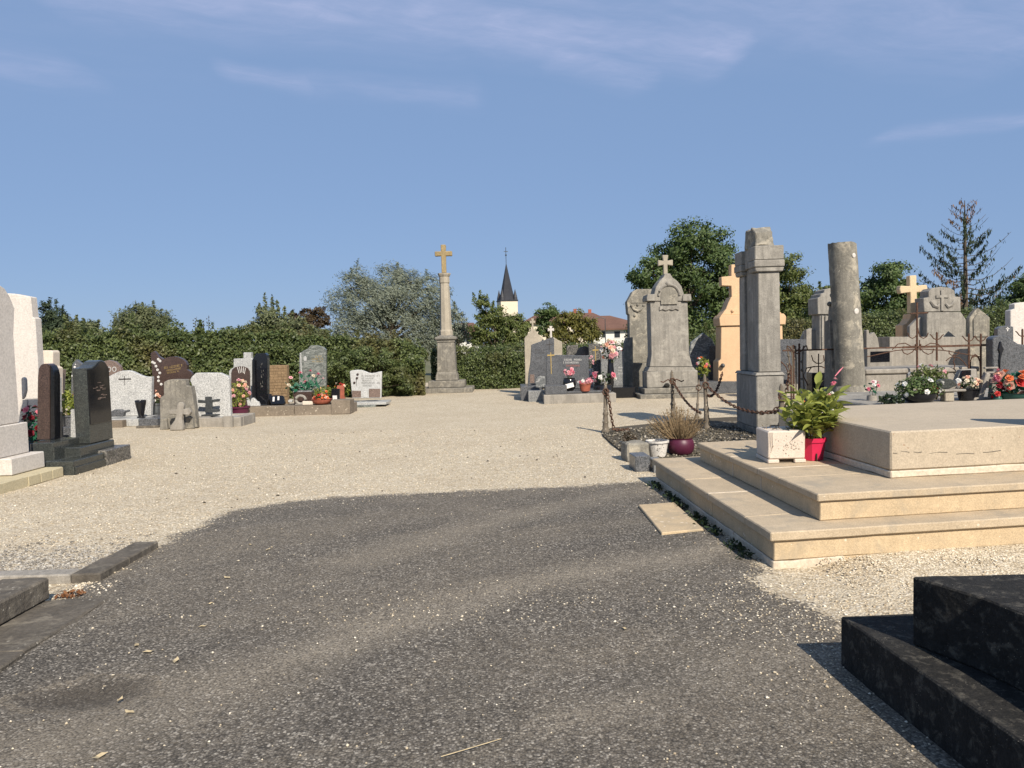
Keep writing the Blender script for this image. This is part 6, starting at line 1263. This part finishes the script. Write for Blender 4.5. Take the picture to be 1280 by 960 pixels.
for q in (126, 146): m = MB(); m.prism(pg(fr, ZC([(q, 1100), (q, 752), (q + 10, 752), (q + 10, 1100)])), -.285, -.251); m.obj('pilaster', M['grey_stone'], r, .006)
boxthing('headstone', 'small grey headstone low between the tall pillar and the fluted monument', 'headstone', 18.5, 1008, 1020, 412, 470, .15, M['concrete'])
r, fr = stele('headstone', 'round-shouldered grey headstone at the foot of the fluted monument', 19.5, [(1002, 470), (1002, 424), (1006, 414), (1014, 410), (1022, 414), (1026, 424), (1026, 470)], M['grey_stone'], .14)
boxthing('tomb_wall', 'pale grey tomb side behind the candelabra-shaped ironwork', 'tomb', 16.2, 1008, 1036, 437, 500, .5, M['concrete'])
boxthing('planter_box', 'dark box planter low behind the leafy potted plant', 'planter', 15.4, 1015, 1034, 466, 510, .3, M['black_granite'])
boxthing('tomb_wall', 'dark grey tomb side right behind the tall pillar', 'tomb', 17.5, 972, 1008, 424, 480, .4, M['slate_granite'])
r, fr = stele('headstone', 'pale pointed headstone just right of the broken column', 18.0, ZW([(930, 500), (925, 95), (950, 92), (955, 140), (1000, 112), (1035, 170), (1048, 250), (1048, 500)]), M['concrete'], .16)
r, fr = boxthing('tomb_box', 'light grey tomb with dark opening, right of the broken column', 'tomb', 16.8, 1084, 1115, 436, 490, .8, M['concrete']); face_boxes(r, fr, [(1088, 439.5, 1112, 452)], M['black_granite'], 'opening', .01)
# cream cross on its pedestal
YX = 20.4; fr = Frame(YX, ZR([(335, 445), (510, 445)])); r = thing('stone_cross', 'cream stone cross with short flared arms on a stepped base, right background', 'cross', (fr.cx, YX + .15, 0))
m = MB(); m.prism([fr(*q) for q in ZR([(402, 312), (401, 178), (340, 186), (333, 160), (338, 136), (398, 140), (396, 72), (440, 70), (440, 136), (505, 130), (510, 155), (505, 176), (442, 178), (446, 312)])], -.1, .1); m.obj('cross', M['buff_cross'], r, .015)
m = MB(); m.prism(pg(fr, ZR([(340, 900), (340, 385), (362, 376), (385, 345), (390, 315), (455, 312), (465, 335), (490, 365), (505, 372), (505, 900)])), -.2, .2); m.obj('pedestal', M['ochre_stone'], r, .015)
r, fr = stele('headstone', 'small grey gabled headstone in front of the cream cross base', 19.8, ZR([(390, 900), (390, 395), (440, 345), (460, 330), (478, 345), (480, 900)]), M['concrete'], .15)
# grey monument with carved cross
YM = 19.6; fr = Frame(YM, ZR([(482, 445), (745, 445)])); r = thing('monument', 'grey stone monument with arched head carved with a cross and garlands, right background', 'monument', (fr.cx, YM + .25, 0))
m = MB(); m.prism(pg(fr, ZR([(486, 302), (481, 214), (514, 210), (514, 172), (535, 153), (590, 144), (650, 150), (678, 168), (682, 206), (715, 207), (718, 300)])), -.22, .22); m.obj('head', M['grey_stone'], r, .012, rough=.003, cuts=2)
m = MB(); m.prism(pg(fr, ZR([(495, 700), (497, 306), (712, 304), (738, 342), (745, 355), (742, 700)])), -.26, .26); m.obj('body', M['grey_stone'], r, .012, rough=.003, cuts=2)
x, z0 = fr(*ZR([(598, 296)])[0]); z1 = fr(*ZR([(598, 165)])[0])[1]; zr = fr(*ZR([(598, 205)])[0])[1]
m = MB(); m.prism(cross_outline(x, z0, z1, .16, zr, .035, .03, .01), -.25, -.221); m.obj('carved_cross', M['grey_stone'], r, .006)
m = MB()
for q in ([(525, 235), (545, 262), (570, 270), (580, 250)], [(620, 250), (635, 268), (660, 258), (675, 232)]): m.tube([(fr(*w)[0], -.225, fr(*w)[1]) for w in ZR(q)], [.03, .045, .045, .03], 6)
m.obj('carved_garland', M['grey_stone'], r, smooth=True)
boxthing('tomb_wall', 'long pale concrete tomb wall beneath the carved grey monument', 'tomb', 18.6, 1112, 1210, 421, 500, .6, M['concrete'])
r, fr = stele('headstone', 'small pointed lichen-covered headstone right of the carved grey monument', 18.8, ZR([(772, 900), (768, 342), (790, 310), (822, 276), (860, 308), (897, 338), (892, 900)]), M['lichen_stone'], .16, 0, .012, rough=.003, cuts=2)
m = MB(); m.prism(pg(fr, ZR([(790, 460), (788, 350), (822, 305), (876, 348), (874, 460)])), fr.front - .03, fr.front - .001); m.obj('niche_panel', M['lichen_stone'], r, .01)
r, fr = stele('headstone', 'tall cream white headstone with notched corner at the right edge', 17.2, [(1264, 500), (1263, 388), (1268, 386), (1268, 380), (1275, 378), (1300, 377), (1302, 500)], M['white_stone'], .2)
r, fr = stele('headstone', 'small grey headstone with a tiny pale cross, below the cream one at the right edge', 17.0, [(1247, 490), (1247, 411), (1252, 408), (1260, 407), (1267, 408.5), (1268, 490)], M['slate_granite'], .14)
face_boxes(r, fr, [(1259, 409, 1260, 414), (1257.3, 410.5, 1261.7, 411.3)], M['engrave_light'], 'cross_mark', .004)
YD = 14.2
r, fr = stele('headstone', 'dark grey wave-topped granite headstone with black crucifix at the right edge', YD, ZB([(1005, 800), (1003, 240), (1022, 220), (1060, 210), (1110, 210), (1150, 225), (1190, 258), (1230, 284), (1275, 292), (1310, 292), (1310, 800)]), M['slate_granite'], .22)
m = MB(); q = [fr(*w) for w in ZB([(1055, 510), (1052, 430), (1058, 360), (1046, 330), (1060, 262), (1072, 262), (1078, 300), (1096, 330), (1080, 365), (1066, 430), (1064, 510)])]; m.prism(q, fr.front - .03, fr.front - .001); m.obj('crucifix', M['black_pot'], r, .008)

# concrete tomb wall under the ironwork and the ledge in front
zW = P(1150, 460, 14.7).z; xa, xb_ = P(1082, 470, 14.7).x, P(1222, 470, 14.7).x
r = thing('tomb_wall', 'low grey concrete tomb wall under the rusty iron cross', 'tomb', (xa, 14.7, 0)); MB().box(0, xb_ - xa, 0, 1.3, -.02, zW - .10).obj('wall', M['concrete'], r, .015, rough=.004, cuts=3); MB().box(-.02, xb_ - xa + .02, -.04, 1.34, zW - .097, zW).obj('coping', M['concrete'], r, .02, rough=.004, cuts=3)
zL = P(1180, 504, 9.5).z; xl = P(1102, 505, 9.3).x
r = thing('tomb_ledge', 'worn grey tomb slab behind the tan platform carrying pots and flowers', 'tomb', (xl, 9.2, 0)); MB().box(0, 4.2, 0, 2.6, -.02, zL - .08).obj('wall', M['concrete'], r, .015); MB().box(-.05, 4.2, -.06, 2.6, zL - .077, zL).obj('slab', M['grey_stone'], r, .02, rough=.006, cuts=3)

# ------------------------------------------------------------------ ironwork
YF = 14.5; zr_ = P(1100, 435, YF).z
def fx(px): return P(px, 435, YF).x
x00 = fx(978); r = thing('iron_fence', 'rusty wrought-iron tomb railing with a tall cross, scrolls and spiked posts', 'fence', (x00, YF, 0))
def fp(px, py, dy=0): p = P(px, py, YF); return (p.x - x00, dy, p.z)
MB().box(0, fx(1128) - x00, -.012, .012, zr_ - .014, zr_ + .014).obj('rail', M['rust'], r, .003); MB().box(fx(1128.5) - x00, fx(1242) - x00, -.014, .014, zr_ - .02, zr_ + .02).obj('rail', M['rust'], r, .003)
m = MB(); m.tube([fp(1084, 446), fp(1120, 438), fp(1150, 436), fp(1180, 438), fp(1225, 446)], .010, 5); m.obj('lower_rail', M['rust'], r)
def iron_post(px, top, bot, rad=.016, fin=True):
    a, b = fp(px, bot), fp(px, top); m = MB(); m.tube([a, b], rad, 6)
    if fin:
        for s_ in (-1, 1): m.tube([fp(px, top + 9), fp(px + s_ * 4, top + 7), fp(px + s_ * 6.5, top + 3.5), fp(px + s_ * 8.5, top + 2)], .011, 5)
        m.ball(fp(px, top), .018, 6, 4)
    m.obj('post', M['rust'], r)
for px, t_, b_ in ((1171, 416, 451), (1211, 418, 500), (1226, 418, 500), (992, 432, 500), (999, 430, 500), (1278, 412, 470)): iron_post(px, t_, b_, .018)
# ornamental cross
m = MB(); m.tube([fp(1146.5, 505), fp(1146.2, 378)], .018, 6); m.tube([fp(1138, 392), fp(1160, 391)], .014, 5); m.obj('iron_cross', M['rust'], r)
def scroll(c, pts, rad=.010): m = MB(); m.tube([fp(c[0] + a, c[1] + b, -.01) for a, b in pts], rad, 5); m.obj('scroll', M['rust'], r)
c = (1147, 434)
scroll(c, [(-13, -18), (-11, -13), (-7, -11), (-3, -13), (-1, -18), (0, -24)]); scroll(c, [(13, -18), (11, -13), (7, -11), (3, -13), (1, -18), (0, -24)])
for s_ in (-1, 1):
    scroll(c, [(s_ * 32, 3), (s_ * 25, -4), (s_ * 16, -5), (s_ * 8, -1), (s_ * 2, -2), (s_ * 2, -9)]); scroll(c, [(s_ * 20, 2), (s_ * 18, 7), (s_ * 13, 9), (s_ * 7, 6), (s_ * 3, 1), (0, 3)])
m = MB()
for a, b in ((0, 0), (3, 3), (-3, 3), (3, -3), (-3, -3)): m.ball(fp(c[0] + a, c[1] + b, -.015), .02, 6, 4)
m.obj('rosette', M['rust'], r)
scroll((1192, 441), [(-6, -3), (-6, 1), (-3, 3), (0, 3), (3, 3), (6, 1), (6, -3)]); scroll((1192, 450), [(-10, 1), (-5, -3), (0, -4), (6, -3), (12, 2), (16, 8)]); scroll((1192, 452), [(0, -8), (1, -4), (-1, 0), (1, 4), (0, 10)])
for k in range(2): scroll((1218.5, 452), [(-6, 14 + k), (-6, 0), (-4, -6 + k), (0, -9 + 2 * k), (4, -6 + k), (6, 0), (7, 14 + k)], .013)
scroll((1023, 460), [(0, 16), (0, 0), (0, -18)], .012); scroll((1023, 452), [(-9, -8), (-7, -1), (-3, 2), (0, 2), (3, 2), (7, -1), (6, -8)]); scroll((1023, 462), [(-14, 4), (-9, -3), (-3, -4), (3, -4), (8, -2)])
m = MB()
for k in range(14): m.ball(fp(986 + (k % 3) * 8 + random.uniform(-2, 2), 434 + k * 3.6), random.uniform(.02, .035), 6, 4)
for k in range(5): m.tube([fp(984 + k * 5, 432), fp(987 + k * 4, 455), fp(985 + k * 5, 490)], .014, 5)
m.obj('cast_ornament', M['old_iron'], r, rough=.006)
for s_ in (-1, 1): scroll((996, 436), [(0, 6), (s_ * 5, 3), (s_ * 9, -2), (s_ * 12, -4), (s_ * 13, 1)], .012)
scroll((996, 466), [(-14, 16), (-10, 2), (-14, -8), (-20, -14)], .012); scroll((996, 466), [(14, 16), (8, 4), (12, -6), (22, -8)], .012)

# ------------------------------------------------------------------ pots and flowers on the ledge
def onl(px, Y): return (P(px, 500, Y).x, Y, zL)
bouquet('flowering_shrub', 'green shrub dotted with white flowers behind the tan platform', onl(1149, 9.7), .30, .02, .36, ['white'], 17, .034, M['tree_leaf'], 900, .055, ('bowl', M['black_pot'], .2, .12), 'plant', .7)
bouquet('flowering_plant', 'yellow-green plant with pink spires rising behind the white-flowered shrub', onl(1160, 10.2), .26, .15, .48, ['pink', 'white'], 8, .03, M['light_leaf'], 420, .06, ('pot', M['terracotta'], .15, .18), 'plant', .7)
bouquet('weed_tuft', 'dark withered plant left of the white-flowered shrub', onl(1114, 9.5), .15, .0, .14, ['white'], 0, .02, M['dark_leaf'], 160, .07, None, 'plant')
a = onl(1184, 9.75); r = thing('pedestal_plaque', 'dark oval plaque on a short pale stone pedestal, right of the white-flowered shrub', 'plaque', a); MB().box(-.06, .06, -.06, .06, 0, .12).obj('pedestal', M['pale_stone'], r, .01, rough=.004, cuts=2); MB().box(-.15, .20, -.08, .08, .122, .155).obj('shelf', M['concrete'], r, .01)
m = MB(); m.prism([(.13 * math.cos(t) - .03, .225 + .065 * math.sin(t)) for t in [2 * math.pi * k / 16 for k in range(16)]], -.03, .03); m.obj('oval', M['green_granite'], r, .006)
bouquet('flower_pot', 'dark green pot of cream and peach flowers on the ledge', onl(1209, 9.8), .16, .14, .30, ['cream', 'peach', 'cream', 'white'], 30, .032, M['dark_leaf'], 120, .05, ('pot', M['black_pot'], .13, .16))
r, fr = stele('plaque', 'black slanted plaque with grey stone back behind the cream flowers', 10.3, ZB([(672, 650), (700, 560), (725, 512), (860, 505), (868, 640)]), M['concrete'], .1, zL, .008, 'plaque'); m = MB(); m.prism([fr(*w) for w in ZB([(690, 610), (722, 518), (803, 514), (803, 600)])], fr.front - .02, fr.front - .001); m.obj('black_face', M['black_granite'], r, .004)
a = onl(1230, 9.75); r = thing('grave_marker', 'leaning grey stone slats forming an open frame beside the bright wreath', 'grave marker', a)
m = MB(); m.box(-.03, .03, -.04, .04, 0, .36); o = m.obj('slat', M['concrete'], r, .008); o.location = (-.07, 0, 0); o.rotation_euler = (0, R(17), 0)
m = MB(); m.box(-.03, .03, -.04, .04, 0, .30); o = m.obj('slat', M['concrete'], r, .008); o.location = (.09, 0, 0); o.rotation_euler = (0, R(7), 0)
MB().box(-.16, .17, -.05, .05, 0, .04).obj('foot', M['concrete'], r, .008)
for z_ in (.27, .34, .40): o = MB().box(-.0, .17, -.02, .02, z_, z_ + .022).obj('slat', M['concrete'], r, .004)
bouquet('wreath', 'bright wreath of coral, red and peach flowers with teal leaves at the right edge', onl(1265, 9.6), .25, .06, .40, ['peach', 'rose', 'peach', 'orange', 'cream', 'red'], 34, .058, M['fake_leaf'], 120, .10, ('bowl', M['green_pot'], .24, .10))
bouquet('bouquet', 'dark red flowers at the left foot of the bright wreath', onl(1247, 9.5), .06, .02, .24, ['dark_red', 'red'], 9, .04, M['dark_leaf'], 20, .05, ('jar', M['green_pot'], .05, .08))
p = P(1090, 505, 10.2); bouquet('bouquet', 'few pink and white flowers beside the broken column foot', (p.x, 10.2, 0), .10, P(1090, 492, 10.2).z, P(1090, 474, 10.2).z, ['pink', 'white', 'rose'], 6, .03, M['fake_leaf'], 26, .06, ('jar', M['concrete'], .09, P(1090, 494, 10.2).z))
